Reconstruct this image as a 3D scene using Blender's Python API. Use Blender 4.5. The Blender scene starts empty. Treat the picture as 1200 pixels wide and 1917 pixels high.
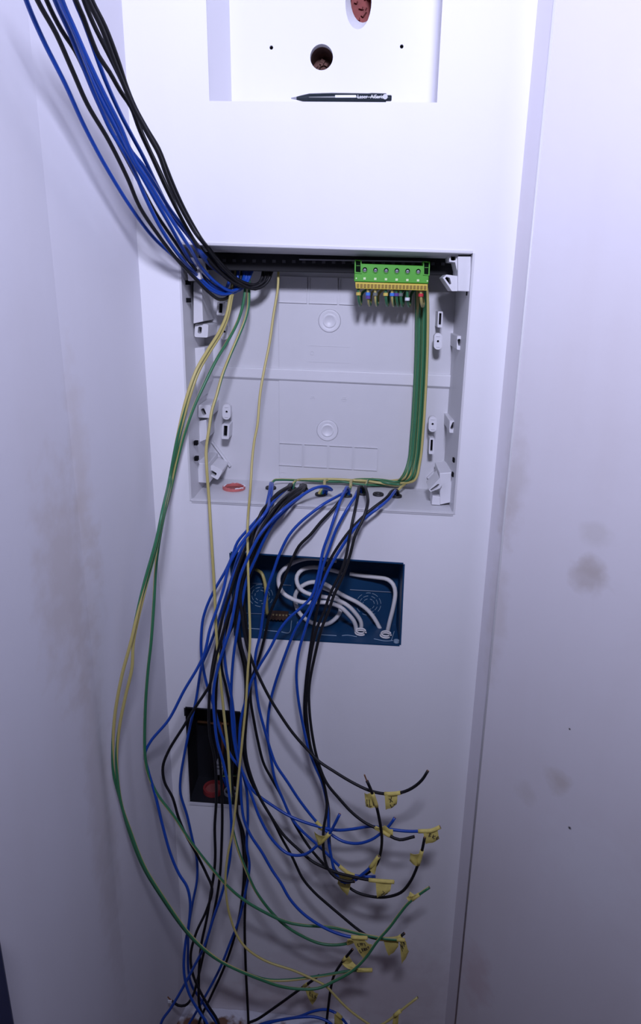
import bpy, bmesh, math, random
from mathutils import Vector, Matrix
random.seed(7)
SC = bpy.context.scene
COL = SC.collection
V = Vector

# ------------------------------------------------------------------ camera
W, H, F = 1200.0, 1917.0, 1300.0
CAM_D, CAM_Z = 0.85, 1.25
VPX, VPY = 552.0 - 600.0, 5000.0 - 958.5
PSI = math.radians(2.8)
_n = math.sqrt(VPX * VPX + VPY * VPY + F * F)
TH = math.asin(F / _n)
RHO = math.asin((-VPX / _n) / math.cos(TH))
CAM = V((0.0, -CAM_D, CAM_Z))
_d = V((-math.sin(PSI) * math.cos(TH), math.cos(PSI) * math.cos(TH), -math.sin(TH)))
_r0 = V((math.cos(PSI), math.sin(PSI), 0))
_u0 = _r0.cross(_d)
_r = _r0 * math.cos(RHO) + _u0 * math.sin(RHO)
_u = _u0 * math.cos(RHO) - _r0 * math.sin(RHO)
cam_data = bpy.data.cameras.new('camera')
cam_data.sensor_fit = 'VERTICAL'
cam_data.sensor_height = 36.0
cam_data.lens = 36.0 * F / H
cam_data.clip_start = 0.01
cam = bpy.data.objects.new('camera', cam_data)
COL.objects.link(cam)
cam.matrix_world = Matrix(((_r.x, _u.x, -_d.x, CAM.x), (_r.y, _u.y, -_d.y, CAM.y), (_r.z, _u.z, -_d.z, CAM.z), (0, 0, 0, 1)))
SC.camera = cam

# ------------------------------------------------------------------ world, lamp, exposure
world = bpy.data.worlds.new('world'); SC.world = world
world.use_nodes = True
world.node_tree.nodes['Background'].inputs[0].default_value = (0.66, 0.60, 0.90, 1)
world.node_tree.nodes['Background'].inputs[1].default_value = 0.035
ld = bpy.data.lights.new('work_lamp', 'AREA')
ld.shape = 'DISK'; ld.size = 0.15; ld.energy = 12.9; ld.color = (0.72, 0.73, 1.0)
lo = bpy.data.objects.new('work_lamp', ld); COL.objects.link(lo)
lo.location = (0.04, -0.94, CAM_Z + 0.435)
lo.rotation_euler = (math.radians(90 + 7), 0, 0)
SC.view_settings.view_transform = 'Standard'
SC.view_settings.look = 'None'
SC.view_settings.gamma = 1.0
SC.view_settings.use_curve_mapping = False
SC.view_settings.exposure = 0.0

# ------------------------------------------------------------------ pixel <-> place
def ray(px, py):
    return (_d * F + _r * (px - W / 2) + _u * (H / 2 - py)).normalized()
def P(px, py, y=0.0):
    q = ray(px, py); t = (y - CAM.y) / q.y
    return CAM + q * t
def hit(px, py, p0, n):
    q = ray(px, py); t = (p0 - CAM).dot(n) / q.dot(n)
    return CAM + q * t
def proj(p):
    v = p - CAM; z = v.dot(_d)
    return (W / 2 + F * v.dot(_r) / z, H / 2 - F * v.dot(_u) / z)

# ------------------------------------------------------------------ materials
MATS = {}
def nt(name):
    m = bpy.data.materials.new(name); m.use_nodes = True
    MATS[name] = m
    return m, m.node_tree, m.node_tree.nodes['Principled BSDF']
def plain(name, col, rough=0.45, metal=0.0, var=0.06, scale=60.0, bump=0.0, spec=0.5):
    m, t, b = nt(name)
    tc = t.nodes.new('ShaderNodeTexCoord'); no = t.nodes.new('ShaderNodeTexNoise')
    no.inputs['Scale'].default_value = scale; no.inputs['Detail'].default_value = 3
    t.links.new(tc.outputs['Object'], no.inputs['Vector'])
    mx = t.nodes.new('ShaderNodeMixRGB')
    mx.inputs[1].default_value = (*[c * (1 - var) for c in col], 1)
    mx.inputs[2].default_value = (*[min(1, c * (1 + var)) for c in col], 1)
    t.links.new(no.outputs['Fac'], mx.inputs[0]); t.links.new(mx.outputs[0], b.inputs['Base Color'])
    b.inputs['Roughness'].default_value = rough; b.inputs['Metallic'].default_value = metal
    b.inputs['Specular IOR Level'].default_value = spec
    if bump:
        bp = t.nodes.new('ShaderNodeBump'); bp.inputs['Strength'].default_value = bump
        bp.inputs['Distance'].default_value = 0.002
        t.links.new(no.outputs['Fac'], bp.inputs['Height']); t.links.new(bp.outputs[0], b.inputs['Normal'])
    return m
def plaster(name, col, stains=(), streak=0.05, rough=0.75, bump=0.12, tint=(0.80, 0.74, 0.68)):
    """skim-coated wall: vertical trowel streaks, faint blotches, and stains that sit at fixed places"""
    m, t, b = nt(name)
    L = t.links.new
    ge = t.nodes.new('ShaderNodeNewGeometry')
    mp = t.nodes.new('ShaderNodeMapping'); mp.inputs['Scale'].default_value = (1, 1, 0.10)
    L(ge.outputs['Position'], mp.inputs['Vector'])
    n1 = t.nodes.new('ShaderNodeTexNoise'); n1.inputs['Scale'].default_value = 14; n1.inputs['Detail'].default_value = 4
    L(mp.outputs[0], n1.inputs['Vector'])
    n2 = t.nodes.new('ShaderNodeTexNoise'); n2.inputs['Scale'].default_value = 5; n2.inputs['Detail'].default_value = 5
    L(ge.outputs['Position'], n2.inputs['Vector'])
    n3 = t.nodes.new('ShaderNodeTexNoise'); n3.inputs['Scale'].default_value = 45; n3.inputs['Detail'].default_value = 6
    L(ge.outputs['Position'], n3.inputs['Vector'])
    mul = t.nodes.new('ShaderNodeMath'); mul.operation = 'MULTIPLY'
    L(n1.outputs['Fac'], mul.inputs[0]); L(n2.outputs['Fac'], mul.inputs[1])
    rp = t.nodes.new('ShaderNodeMapRange'); rp.inputs[1].default_value = 0.18; rp.inputs[2].default_value = 0.45
    rp.inputs[3].default_value = 0.0; rp.inputs[4].default_value = min(1.0, streak * 4)
    L(mul.outputs[0], rp.inputs[0])
    mx = t.nodes.new('ShaderNodeMixRGB'); mx.inputs[1].default_value = (*col, 1)
    mx.inputs[2].default_value = (*[c * k for c, k in zip(col, tint)], 1)
    L(rp.outputs[0], mx.inputs[0]); cur = mx.outputs[0]
    for (c, rad, scol, st) in stains:
        if not isinstance(rad, (tuple, list)): rad = (rad, rad, rad)
        sb = t.nodes.new('ShaderNodeVectorMath'); sb.operation = 'SUBTRACT'; sb.inputs[1].default_value = c
        L(ge.outputs['Position'], sb.inputs[0])
        dv = t.nodes.new('ShaderNodeVectorMath'); dv.operation = 'DIVIDE'; dv.inputs[1].default_value = rad
        L(sb.outputs[0], dv.inputs[0])
        ln = t.nodes.new('ShaderNodeVectorMath'); ln.operation = 'LENGTH'; L(dv.outputs[0], ln.inputs[0])
        ad = t.nodes.new('ShaderNodeMath'); ad.operation = 'MULTIPLY_ADD'; ad.inputs[1].default_value = 1.6
        L(n3.outputs['Fac'], ad.inputs[0]); L(ln.outputs['Value'], ad.inputs[2])
        mr = t.nodes.new('ShaderNodeMapRange'); mr.inputs[1].default_value = 1.15; mr.inputs[2].default_value = 1.95
        mr.inputs[3].default_value = st; mr.inputs[4].default_value = 0.0
        L(ad.outputs[0], mr.inputs[0])
        m2 = t.nodes.new('ShaderNodeMixRGB'); m2.inputs[2].default_value = (*scol, 1)
        L(mr.outputs[0], m2.inputs[0]); L(cur, m2.inputs[1]); cur = m2.outputs[0]
    L(cur, b.inputs['Base Color'])
    b.inputs['Roughness'].default_value = rough; b.inputs['Specular IOR Level'].default_value = 0.25
    bp = t.nodes.new('ShaderNodeBump'); bp.inputs['Strength'].default_value = bump; bp.inputs['Distance'].default_value = 0.003
    L(n3.outputs['Fac'], bp.inputs['Height']); L(bp.outputs[0], b.inputs['Normal'])
    return m
def striped(name, c1, c2, frac=0.42):
    """insulation with one lengthwise stripe: the wire's UV runs round it and along it"""
    m, t, b = nt(name); L = t.links.new
    uv = t.nodes.new('ShaderNodeUVMap'); sx = t.nodes.new('ShaderNodeSeparateXYZ'); L(uv.outputs[0], sx.inputs[0])
    fr = t.nodes.new('ShaderNodeMath'); fr.operation = 'FRACT'; L(sx.outputs['X'], fr.inputs[0])
    lt = t.nodes.new('ShaderNodeMath'); lt.operation = 'LESS_THAN'; lt.inputs[1].default_value = frac; L(fr.outputs[0], lt.inputs[0])
    mx = t.nodes.new('ShaderNodeMixRGB'); mx.inputs[1].default_value = (*c1, 1); mx.inputs[2].default_value = (*c2, 1)
    L(lt.outputs[0], mx.inputs[0]); L(mx.outputs[0], b.inputs['Base Color'])
    b.inputs['Roughness'].default_value = 0.38
    return m
plain('wire_blue', (0.008, 0.060, 0.36), 0.32, var=0.05)
plain('wire_black', (0.007, 0.007, 0.009), 0.5, spec=0.35)
striped('wire_earth', (0.50, 0.43, 0.15), (0.035, 0.17, 0.075))
plain('cable_white', (0.72, 0.71, 0.70), 0.5)
plain('copper', (0.45, 0.22, 0.11), 0.4, 0.8)
plain('steel', (0.55, 0.56, 0.6), 0.3, 0.9)
plain('tape', (0.62, 0.52, 0.14), 0.7, var=0.16, scale=180, bump=0.3)
plain('ink', (0.035, 0.025, 0.02), 0.7)
plain('enclosure_grey', (0.64, 0.64, 0.66), 0.45, var=0.02)
plain('enclosure_light', (0.70, 0.70, 0.72), 0.42, var=0.02)
plain('black_plastic', (0.006, 0.006, 0.008), 0.6, spec=0.3)
plain('slot_shade_black', (0.006, 0.006, 0.008), 0.9, spec=0.1)  # near-black: painted shade inside slots and holes; also colours the grommet membranes
plain('slot_grey', (0.05, 0.05, 0.06), 0.6)
plain('terminal_green', (0.065, 0.37, 0.014), 0.45)
plain('terminal_green_shade', (0.003, 0.008, 0.004), 0.9, spec=0.1)  # shade of the lug recesses and screw wells, put into the colour
plain('window_pale', (0.62, 0.80, 0.42), 0.4)
plain('terminal_yellow', (0.66, 0.50, 0.055), 0.45)
plain('terminal_slot', (0.26, 0.17, 0.015), 0.6)
plain('rubber', (0.018, 0.018, 0.021), 0.55)
plain('conduit_red', (0.55, 0.15, 0.14), 0.5, var=0.15, scale=90)
plain('conduit_red_shaded', (0.24, 0.028, 0.03), 0.5, var=0.15, scale=90)  # darker copy of the red conduit: back box shadow put into the colour
plain('conduit_inner', (0.27, 0.07, 0.065), 0.6, var=0.2, scale=90)
plain('box_blue', (0.006, 0.048, 0.125), 0.42, var=0.15, scale=25)
plain('box_scuff', (0.26, 0.36, 0.46), 0.7)
plain('box_black', (0.010, 0.011, 0.016), 0.5)
plain('grey_plastic', (0.30, 0.31, 0.34), 0.4)
plain('brown_wire', (0.16, 0.055, 0.03), 0.45)
plain('terminal_brown', (0.06, 0.032, 0.02), 0.5)
plain('brass', (0.62, 0.48, 0.22), 0.35, 0.7)
plain('pen_black', (0.012, 0.020, 0.026), 0.3)
plain('print_white', (0.80, 0.82, 0.85), 0.5)
plain('brick_red', (0.30, 0.085, 0.075), 0.85, var=0.6, scale=75, bump=0.6)
plain('brick_brown', (0.13, 0.065, 0.05), 0.9, var=0.7, scale=75, bump=0.6)
plain('cavity', (0.10, 0.09, 0.09), 0.9)
plain('navy', (0.006, 0.012, 0.05), 0.5)
plain('ring_blue', (0.05, 0.20, 0.65), 0.45)
plain('ring_purple', (0.10, 0.05, 0.28), 0.45)
plain('ring_red', (0.60, 0.03, 0.05), 0.45)
plain('ring_yellow', (0.62, 0.48, 0.10), 0.45)
plain('ring_white', (0.72, 0.74, 0.78), 0.45)
plain('ring_grey', (0.14, 0.16, 0.15), 0.45)
plain('paint_white', (0.66, 0.66, 0.70), 0.6, var=0.12, scale=30, bump=0.3)

# ------------------------------------------------------------------ mesh helpers
def link(name, me, mat=None, parent=None):
    o = bpy.data.objects.new(name, me); COL.objects.link(o)
    if mat: me.materials.append(MATS[mat])
    if parent: o.parent = parent
    return o
def empty(name):
    o = bpy.data.objects.new(name, None); o.empty_display_size = 0.02; COL.objects.link(o); return o
def tag(o, label=None, cat=None, group=None, kind=None):
    if label: o['label'] = label
    if cat: o['category'] = cat
    if group: o['group'] = group
    if kind: o['kind'] = kind
    return o
class MB:
    def __init__(s): s.v = []; s.f = []; s.uv = []
    def add(s, vs, fs):
        b = len(s.v); s.v += [V(p) for p in vs]; s.f += [tuple(i + b for i in f) for f in fs]; return s
    def hexa(s, a, b):
        """a, b: two quads (4 points each), joined into a closed block"""
        return s.add(list(a) + list(b), [(0, 1, 2, 3), (7, 6, 5, 4), (0, 4, 5, 1), (1, 5, 6, 2), (2, 6, 7, 3), (3, 7, 4, 0)])
    def ngon_prism(s, a, b, cap=True):
        n = len(a); fs = [(i, (i + 1) % n, n + (i + 1) % n, n + i) for i in range(n)]
        if cap: fs += [tuple(range(n - 1, -1, -1)), tuple(range(n, 2 * n))]
        return s.add(list(a) + list(b), fs)
    def ring_prism(s, outer, inner, off):
        """frame with a hole: outer/inner loops of equal count, extruded by vector off"""
        n = len(outer); vs = list(outer) + list(inner) + [p + off for p in outer] + [p + off for p in inner]
        fs = []
        for i in range(n):
            j = (i + 1) % n
            fs += [(i, j, n + j, n + i), (2 * n + j, 2 * n + i, 3 * n + i, 3 * n + j), (j, i, 2 * n + i, 2 * n + j), (n + i, n + j, 3 * n + j, 3 * n + i)]
        return s.add(vs, fs)
    def box(s, c, sx, sy, sz, ax=None):
        c = V(c); X, Y, Z = ax or (V((1, 0, 0)), V((0, 1, 0)), V((0, 0, 1)))
        q = [c + X * (a * sx / 2) + Z * (b * sz / 2) - Y * (sy / 2) for a, b in ((-1, -1), (1, -1), (1, 1), (-1, 1))]
        return s.hexa(q, [p + Y * sy for p in q])
    def lathe(s, c, axis, prof, n=24, cap=True):
        axis = V(axis).normalized(); c = V(c)
        t = axis.orthogonal().normalized(); w = axis.cross(t)
        vs = []; fs = []
        for (h, r) in prof:
            for k in range(n):
                a = 2 * math.pi * k / n
                vs.append(c + axis * h + (t * math.cos(a) + w * math.sin(a)) * r)
        for i in range(len(prof) - 1):
            for k in range(n):
                k2 = (k + 1) % n
                fs.append((i * n + k, i * n + k2, (i + 1) * n + k2, (i + 1) * n + k))
        if cap:
            fs.append(tuple(range(n - 1, -1, -1))); m = (len(prof) - 1) * n; fs.append(tuple(m + k for k in range(n)))
        return s.add(vs, fs)
    def tube(s, pts, rad, n=8, uv=False, twist=0.0, phase=0.0, cap=True):
        pts = [V(p) for p in pts]; N = len(pts); b0 = len(s.v)
        tang = []
        for i in range(N):
            d = pts[min(i + 1, N - 1)] - pts[max(i - 1, 0)]
            tang.append(d.normalized() if d.length > 1e-9 else V((0, 0, 1)))
        nrm = tang[0].orthogonal().normalized(); ln = 0.0
        if abs(tang[0].dot(V((0, 1, 0)))) < 0.9: nrm = (V((0, -1, 0)) - tang[0] * V((0, -1, 0)).dot(tang[0])).normalized()
        vs = []; uvs = []; s._a = None
        for i in range(N):
            if i:
                nrm = (nrm - tang[i] * nrm.dot(tang[i])).normalized(); ln += (pts[i] - pts[i - 1]).length
            bi = tang[i].cross(nrm); r = rad(i / (N - 1)) if callable(rad) else rad
            for k in range(n):
                a = 2 * math.pi * k / n
                vs.append(pts[i] + (nrm * math.cos(a) + bi * math.sin(a)) * r)
            fw = V((0, -1, 0)); fw = fw - tang[i] * fw.dot(tang[i])
            if fw.length > 0.25:
                fw.normalize(); ang0 = math.atan2(fw.dot(bi), fw.dot(nrm)) / (2 * math.pi)
                if i and s._a is not None:
                    while ang0 - s._a > 0.5: ang0 -= 1
                    while ang0 - s._a < -0.5: ang0 += 1
                s._a = ang0
            uvs.append((ln, -(s._a or 0.0) + (phase(i / (N - 1), pts[i]) if callable(phase) else phase + twist * ln)))
        fs = []
        for i in range(N - 1):
            for k in range(n):
                k2 = (k + 1) % n
                fs.append((i * n + k, i * n + k2, (i + 1) * n + k2, (i + 1) * n + k))
                if uv:
                    (l0, u0), (l1, u1) = uvs[i], uvs[i + 1]
                    s.uv.append([(k / n + u0, l0), ((k + 1) / n + u0, l0), ((k + 1) / n + u1, l1), (k / n + u1, l1)])
        if cap:
            fs += [tuple(range(n - 1, -1, -1)), tuple((N - 1) * n + k for k in range(n))]
            if uv: s.uv += [[(0, 0)] * n, [(0, 0)] * n]
        return s.add(vs, fs)
    def build(s, name, mat, parent=None, smooth=False, bevel=0.0):
        me = bpy.data.meshes.new(name)
        me.from_pydata([tuple(p) for p in s.v], [], s.f); me.update()
        if s.uv:
            lay = me.uv_layers.new(name='UVMap'); i = 0
            for poly in s.uv:
                for c in poly: lay.data[i].uv = c; i += 1
        else:
            bm = bmesh.new(); bm.from_mesh(me); bmesh.ops.recalc_face_normals(bm, faces=bm.faces[:]); bm.to_mesh(me); bm.free()
        if smooth:
            for p in me.polygons: p.use_smooth = True
        o = link(name, me, mat, parent)
        if smooth == 'auto':
            try: me.set_sharp_from_angle(angle=math.radians(40))
            except Exception: pass
        if bevel:
            md = o.modifiers.new('bevel', 'BEVEL'); md.width = bevel; md.segments = 2; md.limit_method = 'ANGLE'
        return o
def spline(pts, step=0.005):
    """centripetal-ish Catmull-Rom through 3D points"""
    pts = [V(p) for p in pts]
    out = []
    ext = [pts[0] * 2 - pts[1]] + pts + [pts[-1] * 2 - pts[-2]]
    for i in range(1, len(ext) - 2):
        p0, p1, p2, p3 = ext[i - 1], ext[i], ext[i + 1], ext[i + 2]
        d1 = max((p1 - p0).length, 1e-6) ** 0.5; d2 = max((p2 - p1).length, 1e-6) ** 0.5; d3 = max((p3 - p2).length, 1e-6) ** 0.5
        m1 = (p2 - p1) + ((p1 - p0) / d1 - (p2 - p0) / (d1 + d2)) * d2
        m2 = (p2 - p1) + ((p3 - p2) / d3 - (p3 - p1) / (d2 + d3)) * d2
        n = max(2, int((p2 - p1).length / step))
        for k in range(n):
            t = k / n; t2 = t * t; t3 = t2 * t
            out.append(p1 * (2 * t3 - 3 * t2 + 1) + m1 * (t3 - 2 * t2 + t) + p2 * (-2 * t3 + 3 * t2) + m2 * (t3 - t2))
    out.append(pts[-1])
    return out
def circle(c, ax, ay, r, n=20, r2=None):
    return [c + ax * (r * math.cos(2 * math.pi * k / n)) + ay * ((r2 or r) * math.sin(2 * math.pi * k / n)) for k in range(n)]
def sheet_with_holes(name, outer, holes, mat, thick=None, parent=None):
    """flat sheet filled around holes; thick is an offset vector that gives the sheet its depth"""
    bm = bmesh.new(); loops = []
    for lp in [outer] + list(holes):
        vs = [bm.verts.new(p) for p in lp]
        es = [bm.edges.new((vs[i], vs[(i + 1) % len(vs)])) for i in range(len(vs))]
        loops.append((vs, es))
    bmesh.ops.triangle_fill(bm, use_beauty=True, use_dissolve=False, edges=[e for l in loops for e in l[1]])
    if thick:
        g = bmesh.ops.extrude_face_region(bm, geom=bm.faces[:])
        bmesh.ops.translate(bm, vec=thick, verts=[x for x in g['geom'] if isinstance(x, bmesh.types.BMVert)])
    bmesh.ops.recalc_face_normals(bm, faces=bm.faces[:])
    me = bpy.data.meshes.new(name); bm.to_mesh(me); bm.free()
    return link(name, me, mat, parent)
X, Y, Z = V((1, 0, 0)), V((0, 1, 0)), V((0, 0, 1))

# ------------------------------------------------------------------ room shell
XL = (P(230, 0).x + P(291, 960).x + P(322, 1500).x) / 3
XR = (P(1011, 0).x + P(947, 640).x + P(882, 1280).x + P(838, 1917).x) / 4
Z_LEDGE = P(480, 1889).z
Z_FLOOR = Z_LEDGE - 0.035
Z_TOP = CAM_Z + 0.80
RET = 0.034                                   # depth of the plastered return beside the back wall
BOX_D = 0.105
E_TL, E_TR, E_BR, E_BL = P(337, 457), P(885, 474), P(848, 962), P(359, 937)      # enclosure mouth on the wall plane
J_TL, J_TR, J_BR, J_BL = P(432, 1035), P(755, 1056), P(748, 1207), P(441, 1190)  # blue junction box mouth
K_TL, K_TR, K_BR, K_BL = P(347, 1325), P(450, 1334), P(450, 1507), P(355, 1500)  # black back box mouth
N_BL, N_BR = P(392, 189), P(818, 192)                                            # upper niche sill
NZ1 = CAM_Z + 0.62
N_TL, N_TR = V((N_BL.x, 0, NZ1)), V((N_BR.x, 0, NZ1))

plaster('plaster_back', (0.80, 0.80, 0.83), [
    (tuple(P(700, 1850)), (0.20, 0.2, 0.10), (0.62, 0.55, 0.58), 0.45),
    (tuple(P(430, 1880)), (0.20, 0.2, 0.05), (0.60, 0.50, 0.50), 0.4)], 0.03)
sheet_with_holes('wall_back', [V((XL, 0, Z_FLOOR)), V((XR, 0, Z_FLOOR)), V((XR, 0, Z_TOP)), V((XL, 0, Z_TOP))],
    [[E_TL, E_TR, E_BR, E_BL], [J_TL, J_TR, J_BR, J_BL], [K_TL, K_TR, K_BR, K_BL], [N_TL, N_TR, N_BR, N_BL]],
    'plaster_back', V((0, 0.004, 0)))
tag(bpy.data.objects['wall_back'], 'white skimmed back wall with rectangular cut-outs for the boxes', kind='structure')
# left wall: perpendicular, with a slight break where an older coat of plaster starts
XB = -0.0
LA = math.radians(75)                          # splay of the left face
def lp(px, py):   # a point of the splayed left face seen at a pixel
    return hit(px, py, V((XL, 0, 0)), V((math.sin(LA), -math.cos(LA), 0)))
_b = lp(140, 900); xb_, yb = _b.x, _b.y
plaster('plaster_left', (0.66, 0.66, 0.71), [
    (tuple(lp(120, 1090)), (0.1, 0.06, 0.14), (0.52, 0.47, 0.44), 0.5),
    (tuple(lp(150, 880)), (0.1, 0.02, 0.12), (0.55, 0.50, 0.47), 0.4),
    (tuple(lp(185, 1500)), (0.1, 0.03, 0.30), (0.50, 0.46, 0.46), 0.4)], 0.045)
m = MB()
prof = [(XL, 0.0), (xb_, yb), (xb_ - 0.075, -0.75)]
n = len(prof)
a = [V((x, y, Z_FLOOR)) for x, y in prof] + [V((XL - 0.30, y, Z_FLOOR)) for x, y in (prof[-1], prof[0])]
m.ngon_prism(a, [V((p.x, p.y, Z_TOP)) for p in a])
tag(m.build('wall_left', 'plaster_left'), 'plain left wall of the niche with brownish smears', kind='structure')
# right: short return, then a wall that splays towards the viewer
an = math.radians(47)
XE = (P(1040, 0, -RET).x + P(975, 640, -RET).x + P(910, 1280, -RET).x + P(855, 1917, -RET).x) / 4   # outer arris of the splayed return
re = V((XE, -RET, 0)); rd = V((math.cos(an), -math.sin(an), 0)); rn = V((-math.sin(an), -math.cos(an), 0))
def rp_(px, py): return hit(px, py, re, rn)
def rs(px, py, r, col, st, k=1.0): return (tuple(rp_(px, py)), (r, r, r * k), col, st)
plaster('plaster_right', (0.77, 0.75, 0.79), [
    rs(1098, 1085, 0.026, (0.50, 0.45, 0.42), 0.6, 0.8), rs(1108, 1062, 0.018, (0.52, 0.47, 0.44), 0.5, 0.7), rs(1115, 1000, 0.022, (0.56, 0.53, 0.50), 0.35, 0.6),
    rs(1044, 1462, 0.019, (0.52, 0.46, 0.40), 0.5), rs(985, 1485, 0.018, (0.58, 0.54, 0.50), 0.3), rs(960, 900, 0.02, (0.55, 0.51, 0.48), 0.4, 3.5), rs(945, 960, 0.018, (0.57, 0.52, 0.50), 0.4, 2),
    rs(1110, 1640, 0.07, (0.80, 0.80, 0.84), 0.5), rs(925, 1150, 0.02, (0.58, 0.53, 0.50), 0.35, 5), rs(890, 1830, 0.03, (0.62, 0.50, 0.52), 0.5, 2),
    rs(1066, 1365, 0.0016, (0.02, 0.02, 0.02), 1.0), rs(1066, 1550, 0.0026, (0.02, 0.02, 0.02), 1.0)], 0.06)
m = MB()
far = re + rd * 0.75
plan = [V((XR, 0.0, 0)), V((XE - 0.0008, -RET + 0.002, 0)), V((XE + 0.0010, -RET - 0.0006, 0)), far, far + V((0.10, 0.0, 0)), V((XR + 0.12, 0.0, 0))]
m.ngon_prism([V((p.x, p.y, Z_FLOOR)) for p in plan], [V((p.x, p.y, Z_TOP)) for p in plan])
tag(m.build('wall_right', 'plaster_right'), 'pale right wall with brown filler stains beside the niche', kind='structure')
# corner bead on the arris of the return
m = MB(); m.tube([V((XE + 0.0004, -RET + 0.0004, Z_FLOOR)), V((XE + 0.0004, -RET + 0.0004, Z_TOP))], 0.0017, 8)
tag(m.build('trim_1', 'enclosure_light', smooth=True), 'thin white corner bead along the wall return', kind='structure')
m = MB(); m.hexa([V((XL - 0.12, 0.1, Z_FLOOR - 0.05)), V((XR + 0.5, 0.1, Z_FLOOR - 0.05)), V((XR + 0.5, 0.1, Z_FLOOR)), V((XL - 0.12, 0.1, Z_FLOOR))],
    [V((XL - 0.12, -0.9, Z_FLOOR - 0.05)), V((XR + 0.5, -0.9, Z_FLOOR - 0.05)), V((XR + 0.5, -0.9, Z_FLOOR)), V((XL - 0.12, -0.9, Z_FLOOR))])
tag(m.build('floor', 'brick_brown'), 'rough brown floor at the foot of the wall', kind='structure')

# paint-smeared masonry step at the foot of the wall
def step_material():
    m, t, b = nt('step_paint'); L = t.links.new
    ge = t.nodes.new('ShaderNodeNewGeometry'); no = t.nodes.new('ShaderNodeTexNoise')
    no.inputs['Scale'].default_value = 22; no.inputs['Detail'].default_value = 6; L(ge.outputs['Position'], no.inputs['Vector'])
    sx = t.nodes.new('ShaderNodeSeparateXYZ'); L(ge.outputs['Position'], sx.inputs[0])
    ma = t.nodes.new('ShaderNodeMath'); ma.operation = 'MULTIPLY_ADD'; ma.inputs[1].default_value = -9.5; L(sx.outputs['Y'], ma.inputs[0]); L(no.outputs['Fac'], ma.inputs[2])
    cr = t.nodes.new('ShaderNodeValToRGB'); cr.color_ramp.elements[0].position = 0.72; cr.color_ramp.elements[0].color = (0.66, 0.67, 0.74, 1)
    cr.color_ramp.elements[1].position = 0.80; cr.color_ramp.elements[1].color = (0.17, 0.085, 0.05, 1)
    L(ma.outputs[0], cr.inputs[0]); L(cr.outputs[0], b.inputs['Base Color']); b.inputs['Roughness'].default_value = 0.8
    bp = t.nodes.new('ShaderNodeBump'); bp.inputs['Strength'].default_value = 0.7; bp.inputs['Distance'].default_value = 0.004
    L(no.outputs['Fac'], bp.inputs['Height']); L(bp.outputs[0], b.inputs['Normal'])
step_material()
m = MB(); nx, ny = 26, 6
sx0 = P(345, 1886).x; sx1 = P(655, 1915).x
for side in (0, 1):
    for j in range(ny + 1):
        for i in range(nx + 1):
            fx = i / nx; x = sx0 + (sx1 - sx0) * fx + (0.004 * random.uniform(-1, 1) if 0 < i < nx else 0) - 0.01 * (1 - fx) * j / ny
            y = -0.0005 - 0.055 * j / ny + (random.uniform(-0.004, 0.004) if j == ny else 0)
            z = (Z_LEDGE - 0.012 * fx + random.uniform(-0.0012, 0.0012) - (0.004 if j == ny else 0)) if side == 0 else Z_FLOOR - 0.002
            m.v.append(V((x, y, z)))
n1 = (nx + 1) * (ny + 1)
for j in range(ny):
    for i in range(nx):
        q = (j * (nx + 1) + i, j * (nx + 1) + i + 1, (j + 1) * (nx + 1) + i + 1, (j + 1) * (nx + 1) + i)
        m.f += [q, tuple(n1 + k for k in reversed(q))]
rim = [i for i in range(nx + 1)] + [j * (nx + 1) + nx for j in range(1, ny + 1)] + [ny * (nx + 1) + i for i in range(nx - 1, -1, -1)] + [j * (nx + 1) for j in range(ny - 1, 0, -1)]
for k in range(len(rim)):
    p, q = rim[k], rim[(k + 1) % len(rim)]; m.f.append((p, q, n1 + q, n1 + p))
tag(m.build('masonry_step', 'step_paint'), 'rough masonry step smeared with white paint at the foot of the wall', 'step')

# navy case at the lower left edge
root = empty('tool_case'); tag(root, 'dark navy blue case standing on the floor at the lower left edge', 'case')
wd = V((-0.075, -0.75 - yb, 0)).normalized(); wn = V((-wd.y, wd.x, 0))
y0 = hit(30, 1905, V((xb_, yb, 0)), wn).y - 0.10; y1 = y0 - 0.12
cx = P(30, 1905, y0)
x1 = cx.x; x0c = xb_ + wd.x * (y0 - yb) / wd.y + 0.004
ztop = P(2, 1655, y0).z
m = MB(); m.hexa([V((x0c, y0, Z_FLOOR)), V((x1, y0, Z_FLOOR)), V((x1, y0, ztop)), V((x0c, y0, ztop))], [V((x0c, y1, Z_FLOOR)), V((x1, y1, Z_FLOOR)), V((x1, y1, ztop)), V((x0c, y1, ztop))])
m.build('body', 'navy', root, bevel=0.005)
xm = (x0c + x1) / 2
m = MB(); m.tube(spline([V((xm, y0 - 0.03, ztop - 0.001)), V((xm, y0 - 0.034, ztop + 0.012)), V((xm, y1 + 0.034, ztop + 0.012)), V((xm, y1 + 0.03, ztop - 0.001))]), 0.004, 8)
m.build('handle', 'black_plastic', root, smooth=True)

# ------------------------------------------------------------------ upper niche box with pen
ND = 0.092
root = empty('recessed_box'); tag(root, 'white recessed box with round conduit holes, above the open panel', 'box')
def bk(p, d): return V((p.x, d, p.z))
skew = 0.0165      # the niche's right cheek is undercut
lsk = 0.009       # and the left one slightly splayed
nb = [bk(N_BL, ND) + X * lsk, bk(N_BR, ND) + X * skew, bk(N_TR, ND) + X * skew, bk(N_TL, ND) + X * lsk]
plaster('niche_white', (0.80, 0.80, 0.83), (), 0.01, 0.6, 0.04)
h1, h2 = P(602, 107, ND), P(671, 4, ND)
s1, s2 = P(508, 89, ND), P(752, 87, ND)
sheet_with_holes('back_panel', nb, [circle(h1, X, Z, 0.0135, 28), circle(h2, X, Z, 0.0150, 28, 0.0270), circle(s1, X, Z, 0.0022, 12), circle(s2, X, Z, 0.0022, 12)], 'niche_white', V((0, 0.002, 0)), root)
t = 0.006
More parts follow.
